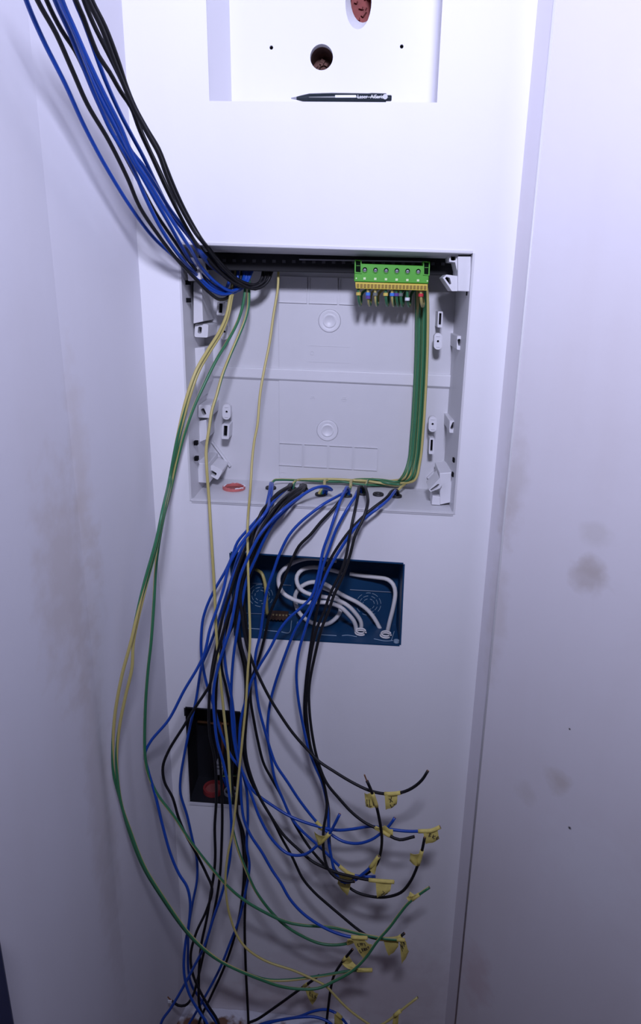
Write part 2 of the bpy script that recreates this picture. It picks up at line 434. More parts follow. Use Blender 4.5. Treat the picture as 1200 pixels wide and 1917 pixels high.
for nm, p, q, ov in (('side_wall', N_TL, N_BL, -X), ('side_wall', N_BR, N_TR, X), ('bottom_wall', N_BL, N_BR, -Z), ('top_wall', N_TR, N_TL, Z)):
    sp_, sq = [X * (skew if v_ in (N_BR, N_TR) else lsk) for v_ in (p, q)]
    w4 = [bk(p, 0.004), bk(q, 0.004), bk(q, ND) + sq, bk(p, ND) + sp_]
    m = MB(); m.hexa(w4, [v_ + ov * t for v_ in w4])
    m.build(nm, 'niche_white', root)
for c, r, rz, mat, sk in ((h1, 0.0137, 0.0137, 'brick_brown', V((0, 0.012, 0))), (h2, 0.0152, 0.0272, 'brick_red', V((0.0055, 0.013, 0.011)))):
    m = MB(); m.ngon_prism(circle(c + Y * 0.0012, X, Z, r, 28, rz), circle(c + sk, X, Z, r, 28, rz), cap=False); m.build('bore_sleeve', 'niche_white', root, smooth=True)
    c = c + sk; m = MB()
    m.ngon_prism(circle(c + Y * 0.0, X, Z, r, 28, rz), circle(c + Y * 0.05 - Z * 0.006, X, Z, r, 28, rz), cap=False)
    e = circle(c + Y * 0.03, X, Z, r * 1.02, 28, rz * 1.02); m.add(e, [tuple(range(28))])
    for k in range(9):    # crumbly edge inside the bored hole
        a = random.uniform(0, 6.28); rr = r * random.uniform(0.2, 0.85)
        m.box(c + X * rr * math.cos(a) + Z * (rz / r) * rr * math.sin(a) + Y * 0.028, random.uniform(0.003, 0.007), 0.005, random.uniform(0.002, 0.004), (lambda t_: (X * math.cos(t_) + Z * math.sin(t_), (Y + X * 0.3).normalized(), Z * math.cos(t_) - X * math.sin(t_)))(random.uniform(0, 3)))
    m.build('conduit_hole', mat, root, smooth=False)
for c in (s1, s2):
    m = MB(); m.lathe(c + Y * 0.0062, Y, [(0, 0.0026), (0.02, 0.0024)], 12); m.build('screw_hole', 'slot_shade_black', root)
# pen lying on the sill
pr = 0.0052; py_ = 0.013
pa, pb = P(545, 187, py_), P(733, 187, py_)
zs = max(N_BL.z, N_BR.z)
A = V((pa.x, py_, zs + pr + 0.0003)); B = V((pb.x, py_, zs + pr + 0.0003)); LN = (B - A).length; ax = X
pen = empty('pen'); tag(pen, 'black click pen with silver clip lying on the ledge of the recessed box', 'pen')
m = MB(); m.lathe(A, ax, [(0.020, 0.0046), (0.045, 0.0052), (0.085, 0.0047), (LN - 0.022, 0.0050), (LN - 0.006, 0.0046)], 20); m.build('barrel', 'pen_black', pen, smooth='auto')
m = MB(); m.lathe(A, ax, [(0.006, 0.0016), (0.012, 0.0030), (0.020, 0.0046)], 20); m.build('tip_cone', 'pen_black', pen, smooth='auto')
m = MB(); m.lathe(A, ax, [(0.0, 0.0006), (0.004, 0.0012), (0.0065, 0.0016)], 12); m.build('point', 'steel', pen, smooth='auto')
m = MB(); m.lathe(A, ax, [(LN - 0.006, 0.0030), (LN - 0.001, 0.0030), (LN, 0.0024)], 16); m.build('push_button', 'pen_black', pen, smooth='auto')
m = MB(); m.box(A + ax * (LN * 0.545) + V((0, -0.0050, 0.0006)), LN * 0.21, 0.0012, 0.0026); m.build('clip', 'print_white', pen, bevel=0.0005)
def text_mesh(body, size, name, mat, origin, ux, uy, parent, wid=None):
    cu = bpy.data.curves.new(name, 'FONT'); cu.body = body; cu.size = size; cu.extrude = 0.00012
    o = bpy.data.objects.new(name, cu); COL.objects.link(o)
    bpy.context.view_layer.update()
    me = bpy.data.meshes.new_from_object(o.evaluated_get(bpy.context.evaluated_depsgraph_get()))
    bpy.data.objects.remove(o); bpy.data.curves.remove(cu)
    uz = ux.cross(uy)
    for v in me.vertices: c = v.co.copy(); v.co = origin + ux * c.x + uy * c.y + uz * c.z
    me.name = name; me.materials.clear()
    return link(name, me, mat, parent)
text_mesh('Laser  AiSaris', 0.0052, 'lettering', 'print_white', A + ax * (LN * 0.66) + V((0, -0.0054, -0.0014)), X, Z, pen)
m = MB(); m.lathe(A + ax * (LN * 0.935) + V((0, -0.0049, 0.0002)), -Y, [(0, 0.0026), (0.0005, 0.0026)], 16); m.build('emblem', 'grey_plastic', pen)

# ------------------------------------------------------------------ flush distribution enclosure
enc = empty('distribution_enclosure'); tag(enc, 'open light grey flush electrical enclosure with black mounting rail set into the wall', 'electrical box')
ins = 0.002
e_b = [bk(E_TL, BOX_D) + V((ins, 0, -ins)), bk(E_TR, BOX_D) + V((-ins, 0, -ins)), bk(E_BR, BOX_D) + V((-ins, 0, ins)), bk(E_BL, BOX_D) + V((ins, 0, ins))]
e_f = [V((p.x, -0.0012, p.z)) for p in (E_TL, E_TR, E_BR, E_BL)]
def shell(parent, f, b, names, mat, t):
    cf = sum(f, V()) / 4
    for k, nm in enumerate(names):
        p, q, r, s_ = f[k], f[(k + 1) % 4], b[(k + 1) % 4], b[k]
        nrm = (q - p).cross(s_ - p).normalized()
        if nrm.dot(cf - p) > 0: nrm = -nrm
        m = MB(); m.hexa([p, q, r, s_], [p + nrm * t, q + nrm * t, r + nrm * t, s_ + nrm * t])
        m.build(nm, mat, parent)
    m = MB(); m.hexa(b, [p + Y * t for p in b]); return m.build('back_panel', mat, parent)
ebp = shell(enc, [e_f[0], e_f[1], e_f[2], e_f[3]], e_b, ['top_wall', 'side_wall', 'bottom_wall', 'side_wall'], 'enclosure_grey', 0.0025)
BP = BOX_D
def B3(px, py, d=0.0): return P(px, py, BP - d)
def frame_at(px, py, d=0.0):
    """local axes of the back panel, which sits slightly rotated in the wall"""
    ux = (B3(px + 50, py + 50 * 0.040) - B3(px, py)); ux.y = 0; ux.normalize()
    return B3(px, py, d), ux, V((-ux.z, 0, ux.x))
# raised middle field of the back panel
m = MB(); q = [B3(521, 516), B3(774, 524), B3(768, 905), B3(523, 899)]
m.hexa(q, [p - Y * 0.0012 for p in q]); m.build('raised_field', 'enclosure_grey', enc, bevel=0.001)
# horizontal stiffening band
m = MB()
q = [B3(378, 683), B3(855, 701), B3(853, 729), B3(378, 707)]
m.hexa(q, [B3(378, 685) - Y * 0.0042, B3(855, 703) - Y * 0.0042, B3(853, 724) - Y * 0.0042, B3(378, 702) - Y * 0.0042]); m.build('stiffening_band', 'enclosure_light', enc, bevel=0.0006)
for (cx_, cy_) in ((617, 601), (613, 806)):
    c, ux, uy = frame_at(cx_, cy_, 0.0012)
    m = MB()
    prof = [(0, 0.0150), (0.0013, 0.0142), (0.0016, 0.0132), (0.0004, 0.0098), (0.0004, 0.0090), (0.0015, 0.0083), (0.0016, 0.0074), (0.0008, 0.0066), (0.0008, 0.0)]
    m.lathe(c, -Y, prof[:-1] + [(0.0008, 0.0001)], 36); m.build('knockout_ring', 'enclosure_light', enc, smooth=True)
def panel_frames(corners, ncell, w=0.0007):
    tl, tr, br, bl = [B3(*c) - Y * 0.0012 for c in corners]
    for k in range(ncell):
        a0, a1 = (k + 0.03) / ncell, (k + 0.97) / ncell
        qo = [tl.lerp(tr, a0), tl.lerp(tr, a1), bl.lerp(br, a1), bl.lerp(br, a0)]
        c = sum(qo, V()) / 4
        qi = [p + (c - p).normalized() * w * 1.5 for p in qo]
        m = MB(); m.ring_prism(qo, qi, -Y * 0.0018); m.build('knockout_panel', 'enclosure_grey', enc)
panel_frames([(521, 828), (709, 838), (707, 881), (521, 870)], 4)
panel_frames([(520, 517), (692, 522), (690, 572), (520, 566)], 3)
for (cx_, cy_, r) in ((529, 889, 0.0048), (697, 899, 0.0046), (584, 661, 0.0026)):
    c, ux, uy = frame_at(cx_, cy_, 0.0012)
    m = MB(); m.ring_prism(circle(c, X, Z, r, 20), circle(c, X, Z, r * 0.84, 20), -Y * 0.0006); m.build('moulded_mark', 'enclosure_grey', enc)
for (cx_, cy_) in ((585, 745), (644, 747)):     # little moulded symbols
    c, ux, uy = frame_at(cx_, cy_, 0.0012); m = MB()
    for k in range(6):
        a = k * math.pi / 3; m.box(c + X * 0.0028 * math.cos(a) + Z * 0.0028 * math.sin(a) - Y * 0.0003, 0.0016, 0.0008, 0.0016)
    m.box(c - Y * 0.0003, 0.0022, 0.0008, 0.0007); m.build('moulded_mark', 'enclosure_grey', enc)
m = MB()
for k, yy in enumerate((646, 676)):
    q = [B3(578, yy), B3(655, yy + 3), B3(655, yy + 4), B3(578, yy + 1)]; q = [p - Y * 0.0012 for p in q]; m.hexa(q, [p - Y * 0.0004 for p in q])
m.build('moulded_mark', 'enclosure_grey', enc)
# slanted moulded fins low in both corners
for (a, b) in (((398, 826), (432, 872)), ((800, 894), (846, 849))):
    p, q = B3(*a), B3(*b); d = (q - p).normalized(); s_ = V((-d.z, 0, d.x)) * 0.0012
    m = MB(); m.hexa([p - s_, p + s_, q + s_, q - s_], [x - Y * 0.005 for x in (p - s_, p + s_, q + s_, q - s_)]); m.build('fin', 'enclosure_light', enc)

# clips and posts along both sides
def quad_at(corners, y): return [P(x, yy, y) for x, yy in corners]
def post(corners, slot, y0, name='clip_post', depth=None):
    """hollow post standing out from the back panel; corners/slot in pixels at its front face"""
    o = quad_at(corners, y0); i = quad_at(slot, y0)
    off = Y * ((depth or (BOX_D - y0)))
    m = MB(); m.ring_prism(o, i, off); root = m.build(name, 'enclosure_light', enc)
    m = MB(); b = [p + Y * 0.006 for p in i]; m.add(b, [(0, 1, 2, 3)])
    for k in range(4): pass
    m.hexa(b, [p + Y * 0.002 for p in b]); m.build('slot', 'slot_shade_black', root)
    return root
def rrect(cx_, cy_, w, h, rot=0, r=0.35, n=4):
    """pixel-space rounded rectangle outline"""
    out = []; rad = min(w, h) * r; c, s_ = math.cos(rot), math.sin(rot)
    for qx, qy, a0 in ((1, -1, -90), (1, 1, 0), (-1, 1, 90), (-1, -1, 180)):
        for k in range(n):
            a = math.radians(a0 + 90 * k / (n - 1))
            x = qx * (w / 2 - rad) + rad * math.cos(a); y = qy * (h / 2 - rad) + rad * math.sin(a)
            out.append((cx_ + x * c - y * s_, cy_ + x * s_ + y * c))
    return out
post(rrect(377, 619, 25, 25, 0.05, 0.12), rrect(374, 618, 7, 13, 0.12), 0.045)
post(rrect(383, 770, 23, 24, 0.05, 0.12), rrect(381, 771, 7, 13, -0.4), 0.050)
post(rrect(402, 884, 24, 20, 0.5, 0.12), rrect(399, 886, 13, 7, 0.5), 0.055)
post(rrect(864, 642, 17, 26, 0.03, 0.12), rrect(860, 641, 6, 13, -0.15), 0.040)
post(rrect(850, 799, 17, 23, 0.03, 0.12), rrect(847.5, 797, 5.5, 14, 0.4), 0.045)
def tab(cx_, cy_, w, h, y0):
    o = quad_at(rrect(cx_, cy_, w, h, 0.03, 0.48, 6), y0)
    hole = quad_at([(cx_ + 2.2 * math.cos(a), cy_ + 2.2 * math.sin(a)) for a in [math.radians(-90 + 15 * k) for k in range(24)]], y0)
    m = MB(); m.ring_prism(o, hole, Y * 0.010); root = m.build('fixing_tab', 'enclosure_light', enc)
    m = MB(); b = [p + Y * 0.004 for p in hole]; m.add(b, [tuple(range(24))]); m.build('screw_hole', 'slot_shade_black', root)
    for dy in (-h * 0.30, h * 0.34):
        p = P(cx_, cy_ + dy, y0); m = MB(); m.box(p - Y * 0.0003, w * 0.00032, 0.001, 0.0005); m.build('ridge', 'enclosure_grey', root)
    m = MB(); c = P(cx_, cy_, y0 + 0.012); m.box(V((c.x, (y0 + 0.01 + BOX_D) / 2, c.z)), 0.004, BOX_D - y0 - 0.01, 0.007); m.build('stem', 'enclosure_grey', root)
tab(820, 639, 15, 31, 0.072); tab(810, 794, 15, 29, 0.074); tab(420, 621, 14, 30, 0.072); tab(424, 771, 15, 29, 0.074)
def hanger(cx_, cy_, w, h, y0):
    m = MB(); m.ring_prism(quad_at(rrect(cx_, cy_, w, h, 0.05, 0.15), y0), quad_at(rrect(cx_, cy_ - 1, w * 0.5, h * 0.72, 0.05, 0.15), y0), Y * (BOX_D - y0))
    root = m.build('wire_hanger', 'enclosure_light', enc)
    m = MB(); b = [p + Y * 0.006 for p in quad_at(rrect(cx_, cy_ - 1, w * 0.5, h * 0.72, 0.05, 0.15), y0)]; m.add(b, [tuple(range(16))]); m.build('slot', 'slot_shade_black', root)
hanger(824, 598, 9, 30, 0.075); hanger(808, 835, 9, 30, 0.078); hanger(413, 578, 14, 25, 0.075); hanger(422, 808, 14, 28, 0.078)
# blocks moulded along the side walls
def block(px, y0, y1, name='side_block', mat='enclosure_light'):
    a = quad_at(px, y0); b = [V((p.x, y1, p.z)) for p in a]
    m = MB(); m.ngon_prism(a, b); return m.build(name, mat, enc, bevel=0.0008)
block([(359, 652), (383, 650), (384, 720), (373, 748), (360, 746)], 0.050, BOX_D)
block([(363, 790), (386, 786), (388, 822), (364, 832)], 0.055, BOX_D)
block([(362, 527), (377, 525), (380, 602), (362, 606)], 0.035, BOX_D)
block([(861, 660), (872, 662), (865, 772), (855, 770)], 0.045, BOX_D)
block([(857, 480), (882, 480), (880, 546), (857, 545)], 0.006, 0.060, 'corner_block')
block([(348, 482), (368, 482), (376, 523), (352, 526)], 0.006, 0.060, 'corner_block')
block([(365, 866), (390, 868), (392, 905), (369, 903)], 0.040, BOX_D, 'corner_block')
block([(823, 886), (849, 884), (847, 940), (824, 945)], 0.030, 0.090, 'corner_block')
block([(810, 928), (824, 930), (824, 946), (808, 945)], 0.030, 0.060, 'corner_block')
for (cx_, cy_) in ((352, 529), (353, 562), (367, 829), (368, 858), (877, 549), (875, 583), (851, 861), (849, 888)):
    m = MB(); side = 1 if cx_ > 600 else -1
    xw = (E_TR.x if cx_ > 600 else E_TL.x); xw = xw + ((E_BR.x - E_TR.x) if cx_ > 600 else (E_BL.x - E_TL.x)) * (cy_ - 470) / 480.0
    p = P(cx_, cy_, 0.02); m.box(p, 0.0045, 0.008, 0.0052); m.build('latch_notch', 'slot_shade_black', enc)
# corner hooks (top right and bottom right)
def hook(poly, inner, y0, y1):
    m = MB(); m.ring_prism(quad_at(poly, y0), quad_at(inner, y0), Y * (y1 - y0)); root = m.build('hook', 'enclosure_light', enc)
    b = [p + Y * (y1 - y0) * 0.5 for p in quad_at(inner, y0)]; m = MB(); m.add(b, [tuple(range(len(b)))]); m.build('slot', 'slot_shade_black', root)
hook([(829, 520), (836, 514), (858, 517), (858, 545), (846, 545)], [(833, 521), (836, 518), (842, 520), (845, 531), (842, 533)], 0.010, 0.05)
hook([(841, 476), (858, 477), (857, 513), (852, 491), (841, 490)], [(844, 479), (854, 480), (853, 487), (848, 488), (844, 487)], 0.012, 0.05)
hook([(803, 917), (823, 895), (828, 906), (824, 914), (806, 921)], [(805, 917), (820, 906), (823, 907), (818, 913), (808, 919)], 0.02, 0.06)

# sloping soffit just inside the top edge
m = MB(); a_, b_ = e_f[0] + V((0.001, 0.0005, -0.0005)), e_f[1] + V((-0.001, 0.0005, -0.0005)); c_, d_ = P(866, 485, 0.042), P(362, 471, 0.042)
m.hexa([a_, b_, c_, d_], [a_ + Z * 0.001, b_ + Z * 0.001, V((c_.x, c_.y, b_.z + 0.001)), V((d_.x, d_.y, a_.z + 0.001))]); m.build('soffit', 'enclosure_grey', enc)
# black rail across the top
yr = 0.050
m = MB(); q = quad_at([(372, 470), (858, 482), (858, 516), (372, 505)], yr); m.hexa(q, [p + Y * 0.010 for p in q]); rail = m.build('mounting_rail', 'black_plastic', enc, bevel=0.0008)
for k in range(24):
    xx = 420 + k * 18.6
    if xx > 850: break
    c = P(xx, 489 + (xx - 600) * 0.016 + 1.5, yr - 0.0004); m = MB(); m.box(c, 0.0042, 0.0012, 0.0034); m.build('rail_slot', 'slot_grey', rail)
m = MB(); q = quad_at([(560, 484.5), (800, 489), (800, 491.5), (560, 487)], yr - 0.004); m.hexa(q, [p + Y * 0.004 for p in q]); m.build('rail_edge', 'steel', rail)

# bottom wall plane, grommets and the red conduit mouth
bn = (e_f[2] - e_f[3]).cross(e_b[3] - e_f[3]).normalized()
if bn.z < 0: bn = -bn
def ledge(px, py): return hit(px, py, e_f[3], bn)
GR = {}
for (gx, gy) in ((507, 915), (546, 917), (567, 918), (600, 927), (649, 929), (679, 925), (708, 927), (742, 930)):
    c = ledge(gx, gy); GR[gx] = c
    m = MB(); r = 0.0075
    m.lathe(c, bn, [(-0.0008, r), (0.0022, r), (0.0030, r * 0.92), (0.0026, r * 0.62), (-0.0008, r * 0.55)], 24, cap=False)
    root = m.build('grommet', 'rubber', enc, smooth=True)
    m = MB(); m.lathe(c, bn, [(0.0002, r * 0.7), (0.0006, r * 0.6)], 20); m.build('membrane', 'slot_shade_black', root)
c = ledge(438, 915)
m = MB(); m.ring_prism(circle(c, X, Y, 0.0155, 32), circle(c, X, Y, 0.0125, 32), bn * 0.0035); ring = m.build('conduit_mouth', 'conduit_red', enc, smooth=False)
m = MB(); m.add(circle(c + bn * 0.0006, X, Y, 0.0126, 32), [tuple(range(32))]); m.build('conduit_bore', 'conduit_inner', ring)
for k in range(5):
    a = k * 1.25; m = MB(); pts = [c + bn * (0.0032 + 0.0006 * (j % 2)) + X * (0.0142 + 0.001 * math.sin(j + k)) * math.cos(a + j * 0.2) + Y * 0.0142 * math.sin(a + j * 0.2) for j in range(5)]
    m.tube(pts, 0.0010, 6); m.build('frayed_edge', 'conduit_red' if k % 2 else 'print_white', ring)
m = MB(); q = [e_f[3] + V((0, -0.001, 0)), e_f[2] + V((0, -0.001, 0)), e_f[2] + V((0, 0.004, 0)), e_f[3] + V((0, 0.004, 0))]
m.hexa(q, [p + Z * 0.0022 for p in q]); m.build('front_lip', 'enclosure_light', enc)

# ------------------------------------------------------------------ green earth terminal block
yt = 0.030
tb = empty('terminal_block'); tag(tb, 'green earth terminal block with six screws, hung on the black rail', 'terminal block')
m = MB(); q = quad_at([(664, 493), (804, 498), (802, 531), (663, 527)], yt); m.hexa(q, [p + Y * 0.020 for p in q]); m.build('body', 'terminal_green', tb, bevel=0.0008)
for pts_o, pts_i in ((((664, 486), (677, 487), (677, 512), (664, 511)), ((666, 488), (675, 489), (675, 510), (666, 509))),
                     (((792, 489), (805, 490), (804, 516), (792, 515)), ((794, 491), (803, 492), (802, 514), (794, 513)))):
    m = MB(); m.ring_prism(quad_at(pts_o, yt - 0.0012), quad_at(pts_i, yt - 0.0012), Y * 0.018); lug = m.build('rail_lug', 'terminal_green', tb)
    m = MB(); i = quad_at(pts_i, yt + 0.0); b = [p - Y * 0.0004 for p in i]; m.hexa(b, [p + Y * 0.001 for p in b]); m.build('lug_recess', 'terminal_green_shade', lug)
    c = sum(quad_at(pts_i, yt - 0.001), V()) / 4; m = MB(); m.box(c + Z * 0.001, 0.0042, 0.0012, 0.0005); m.build('latch', 'terminal_green', lug)
for k in range(6):
    xx = 683 + k * 20.0; c = P(xx, 504.8 + k * 0.65, yt)
    m = MB(); m.ring_prism(circle(c - Y * 0.0012, X, Z, 0.0035, 20), circle(c - Y * 0.0012, X, Z, 0.0028, 20), Y * 0.0015); col = m.build('screw_collar', 'terminal_green', tb)
    m = MB(); m.lathe(c - Y * 0.0006, Y, [(0, 0.0028), (0.0005, 0.0028)], 18); m.build('screw_well', 'terminal_green_shade', col)
    m = MB(); m.lathe(c - Y * 0.0004 - Z * 0.0006, -Y, [(0, 0.0019), (0.0006, 0.0019), (0.0009, 0.0014)], 14); m.build('screw_head', 'grey_plastic', col, smooth='auto')
    m = MB(); m.box(c - Y * 0.00135 - Z * 0.0006, 0.0030, 0.0003, 0.0006); m.build('screw_slot', 'slot_shade_black', col)
    c2 = P(xx - 0.5, 521.5 + k * 0.7, yt - 0.0004); m = MB(); m.box(c2, 0.0028, 0.0014, 0.0026); m.build('test_window', 'window_pale', tb)
for xx, yy in ((667, 521), (800, 526)):
    m = MB(); m.lathe(P(xx, yy, yt), -Y, [(0, 0.0009), (0.0005, 0.0009)], 10); m.build('test_point', 'window_pale', tb)
m = MB(); q = quad_at([(665, 528), (801, 532), (800, 544), (666, 540)], yt + 0.001); m.hexa(q, [p + Y * 0.016 for p in q]); strip = m.build('clamp_strip', 'terminal_yellow', tb, bevel=0.0004)
for k in range(20):
    xx = 670 + k * 6.62; c = P(xx, 534.6 + k * 0.2, yt + 0.0006); m = MB(); m.box(c, 0.0030, 0.0010, 0.0042); m.build('clamp_slot', 'terminal_slot', strip)

# ------------------------------------------------------------------ blue junction box
JD = 0.058
jb = empty('junction_box'); tag(jb, 'blue plastic flush junction box holding coiled white cables below the open panel', 'junction box')
j_f = [V((p.x, -0.0006, p.z)) for p in (J_TL, J_TR, J_BR, J_BL)]
j_b = [bk(J_TL, JD) + V((0.002, 0, -0.002)), bk(J_TR, JD) + V((-0.002, 0, -0.002)), bk(J_BR, JD) + V((-0.002, 0, 0.001)), bk(J_BL, JD) + V((0.002, 0, 0.001))]
shell(jb, j_f, j_b, ['top_wall', 'side_wall', 'bottom_wall', 'side_wall'], 'box_blue', 0.002)
for (cx_, cy_) in ((488, 1115), (690, 1131)):
    c = P(cx_, cy_, JD - 0.0006)
    for r, nd in ((0.0175, 9), (0.0128, 8), (0.0082, 7)):
        m = MB()
        for k in range(nd):
            a0 = 2 * math.pi * (k + 0.12 * random.random()) / nd; da = 2 * math.pi / nd * random.uniform(0.5, 0.78)
            m.tube([c + X * r * math.cos(a0 + da * j / 5) + Z * r * math.sin(a0 + da * j / 5) for j in range(6)], 0.00045, 5)
        m.build('knockout_ring', 'box_scuff', jb)
jn = (j_f[2] - j_f[3]).cross(j_b[3] - j_f[3]).normalized(); jn = jn if jn.z > 0 else -jn
def jled(px, py): return hit(px, py, j_f[3] + jn * 0.0006, jn)
for path in ([(462, 1176), (492, 1178)], [(495, 1180), (505, 1162)], [(495, 1180), (520, 1182)], [(527, 1183), (540, 1185), (546, 1162)], [(552, 1182), (557, 1164)], [(598, 1188), (630, 1190)], [(640, 1190), (650, 1189), (668, 1192)], [(470, 1174), (465, 1168), (468, 1158)], [(733, 1198), (738, 1182)], [(700, 1196), (722, 1200), (736, 1199)]):
    m = MB(); m.tube(spline([jled(*p) for p in path], 0.003), 0.0006, 5); m.build('knockout_edge', 'box_scuff', jb)
for a, b in (((470, 1092), (500, 1093)), ((527, 1095), (545, 1096)), ((655, 1104), (735, 1109)), ((452, 1148), (560, 1151))):
    p, q = P(*a, JD - 0.0008), P(*b, JD - 0.0008); m = MB(); m.tube([p, q], 0.0008, 5); m.build('moulded_rib', 'box_blue', jb)
m = MB(); m.lathe(jled(742, 1202), jn, [(0, 0.004), (0.003, 0.0036)], 16); m.build('screw_boss', 'box_scuff', jb)

# dark back box low on the left
KD = 0.055
kb = empty('back_box'); tag(kb, 'black flush back box with red conduit inside, lowest of the wall cut-outs', 'junction box')
k_f = [V((p.x, -0.0006, p.z)) for p in (K_TL, K_TR, K_BR, K_BL)]
k_b = [bk(K_TL, KD) + V((0.001, 0, -0.001)), bk(K_TR, KD) + V((-0.001, 0, -0.001)), bk(K_BR, KD) + V((-0.001, 0, 0.001)), bk(K_BL, KD) + V((0.001, 0, 0.001))]
shell(kb, k_f, k_b, ['top_wall', 'side_wall', 'bottom_wall', 'side_wall'], 'box_black', 0.002)
m = MB(); q = [P(x, y, 0.0) for x, y in ((355, 1500), (450, 1507), (450, 1512), (355, 1505))]; m.hexa([p - Y * 0.0018 for p in q], [p + Y * 0.002 for p in q]); m.build('plaster_lip', 'paint_white', kb)
m = MB(); q = [P(x, y, 0.0) for x, y in ((344.5, 1340), (347.5, 1340), (355.5, 1500), (352.5, 1500))]; m.hexa([p - Y * 0.0012 for p in q], [p + Y * 0.002 for p in q]); m.build('plaster_lip', 'paint_white', kb)
kn = (k_f[2] - k_f[3]).cross(k_b[3] - k_f[3]).normalized(); kn = kn if kn.z > 0 else -kn
def kled(px, py): return hit(px, py, k_f[3] + kn * 0.0004, kn)
c = kled(400, 1480)
m = MB(); m.ring_prism(circle(c, X, Y, 0.0160, 28), circle(c, X, Y, 0.0125, 28), kn * 0.007); rg = m.build('conduit_mouth', 'conduit_red_shaded', kb)
m = MB(); m.add(circle(c + kn * 0.003, X, Y, 0.0126, 28), [tuple(range(28))]); m.build('conduit_bore', 'conduit_inner', rg)
c = kled(432, 1484)
m = MB(); m.ring_prism(circle(c, X, Y, 0.0105, 24), circle(c, X, Y, 0.0085, 24), kn * 0.004); m.build('conduit_mouth', 'grey_plastic', kb)
m = MB(); m.tube([P(370, 1351, 0.048), P(402, 1354, 0.048), P(428, 1355, 0.048)], 0.0022, 8); m.build('copper_strap', 'copper', kb, smooth=True)
m = MB(); m.tube(spline([P(412, 1352, 0.045), P(416, 1375, 0.03), P(417, 1400, 0.03), P(415, 1425, 0.035)]), 0.0022, 8); m.build('brown_wire', 'brown_wire', kb, smooth=True)
for cy_, hh in ((1426, 0.004), (1433, 0.003), (1443, 0.008)):
    m = MB(); m.box(P(412, cy_, 0.030), 0.010, 0.010, hh); m.build('wire_connector', 'grey_plastic', kb, bevel=0.0006)
m = MB(); m.tube(spline([P(414, 1452, 0.03), P(425, 1453, 0.022), P(438, 1452, 0.02), P(447, 1453, 0.03)]), 0.0015, 8, uv=True, phase=0.5); m.build('earth_wire', 'wire_earth', kb, smooth=True)
m = MB(); m.tube(spline([P(417, 1452, 0.03), P(421, 1464, 0.03), P(425, 1480, 0.035), kled(428, 1486) - kn * 0.004]), 0.0018, 8); m.build('blue_wire', 'wire_blue', kb, smooth=True)

# ------------------------------------------------------------------ wires
WR = 0.00195
MAT = {'blue': 'wire_blue', 'black': 'wire_black', 'earth': 'wire_earth'}
CORE = {}
def interp(tbl, x):
    if x <= tbl[0][0]: return tbl[0][1]
    for (a, b), (c, d) in zip(tbl, tbl[1:]):
        if x <= c: return b + (d - b) * (x - a) / (c - a)
    return tbl[-1][1]
HANG = [(905, 0.045), (918, 0.030), (932, 0.006), (948, -0.016), (1000, -0.026), (1200, -0.042), (1500, -0.052), (1750, -0.066), (1917, -0.078)]
SAMPLES = {}
def turn(tbl):
    "stripe turn given at picture heights"
    return lambda f, p: interp(tbl, proj(p)[1])
def wire(color, label, pts3, r=WR, group=None, phase=0.3, twist=0.0, tip=None, step=0.005):
    sp = spline(pts3, step)
    m = MB(); m.tube(sp, r, 12 if color == 'earth' else 8, uv=True, twist=twist, phase=phase)
    o = m.build({'blue': 'blue_wire', 'black': 'black_wire', 'earth': 'earth_wire'}[color], MAT[color], None, smooth=True)
    tag(o, label, 'wire', group)
    SAMPLES[o.name] = sp
    if tip == 'cut' or tip is None:
        d = (sp[-1] - sp[-2]).normalized(); m = MB(); m.lathe(sp[-1] - d * 0.0004, d, [(0, r * 0.55), (0.0008, r * 0.55)], 8); m.build('copper_core', 'copper', o)
    elif tip == 'bare':
        d = (sp[-1] - sp[-2]).normalized(); m = MB(); m.tube([sp[-1] - d * 0.001, sp[-1] + d * 0.004, sp[-1] + d * 0.009 + Z * 0.001], r * 0.5, 6); m.build('bare_copper', 'copper', o)
    return o
def hang(color, label, px, g=None, k=1.0, j=0.0, end=0.0, up=None, floor=False, group=None, phase=0.3, twist=0.0, tip=None, r=WR, gdx=0.0):
    """a wire given by the places it passes; depth in front of the wall grows as it hangs.
       g: grommet it comes from. end: how much further it stands off the wall towards its free end"""
    pts = []
    N = len(px)
    if g is not None:
        G = GR[g] + X * gdx
        pts += [G - bn * 0.022, G + bn * 0.006]
    for i, q in enumerate(px):
        if len(q) == 3: y = q[2]
        else:
            y = interp(HANG, q[1]); y = y * k + j if y < 0 else y
            s_ = max(0.0, (i / (N - 1) - 0.45) / 0.55); y -= end * s_ * s_ * (3 - 2 * s_)
        pts.append(P(q[0], q[1], y))
    if floor:
        p = pts[-1]; d = (pts[-1] - pts[-2]).normalized()
        zz = Z_FLOOR + 0.003
        if p.z > zz + 0.004: p = V((p.x + d.x * 0.02, p.y - 0.008, zz)); pts.append(p)
        p = p + V((d.x * 0.05, -0.03, 0)); p.z = zz; pts.append(p)
    return wire(color, label, pts, r, group, phase, twist, tip)

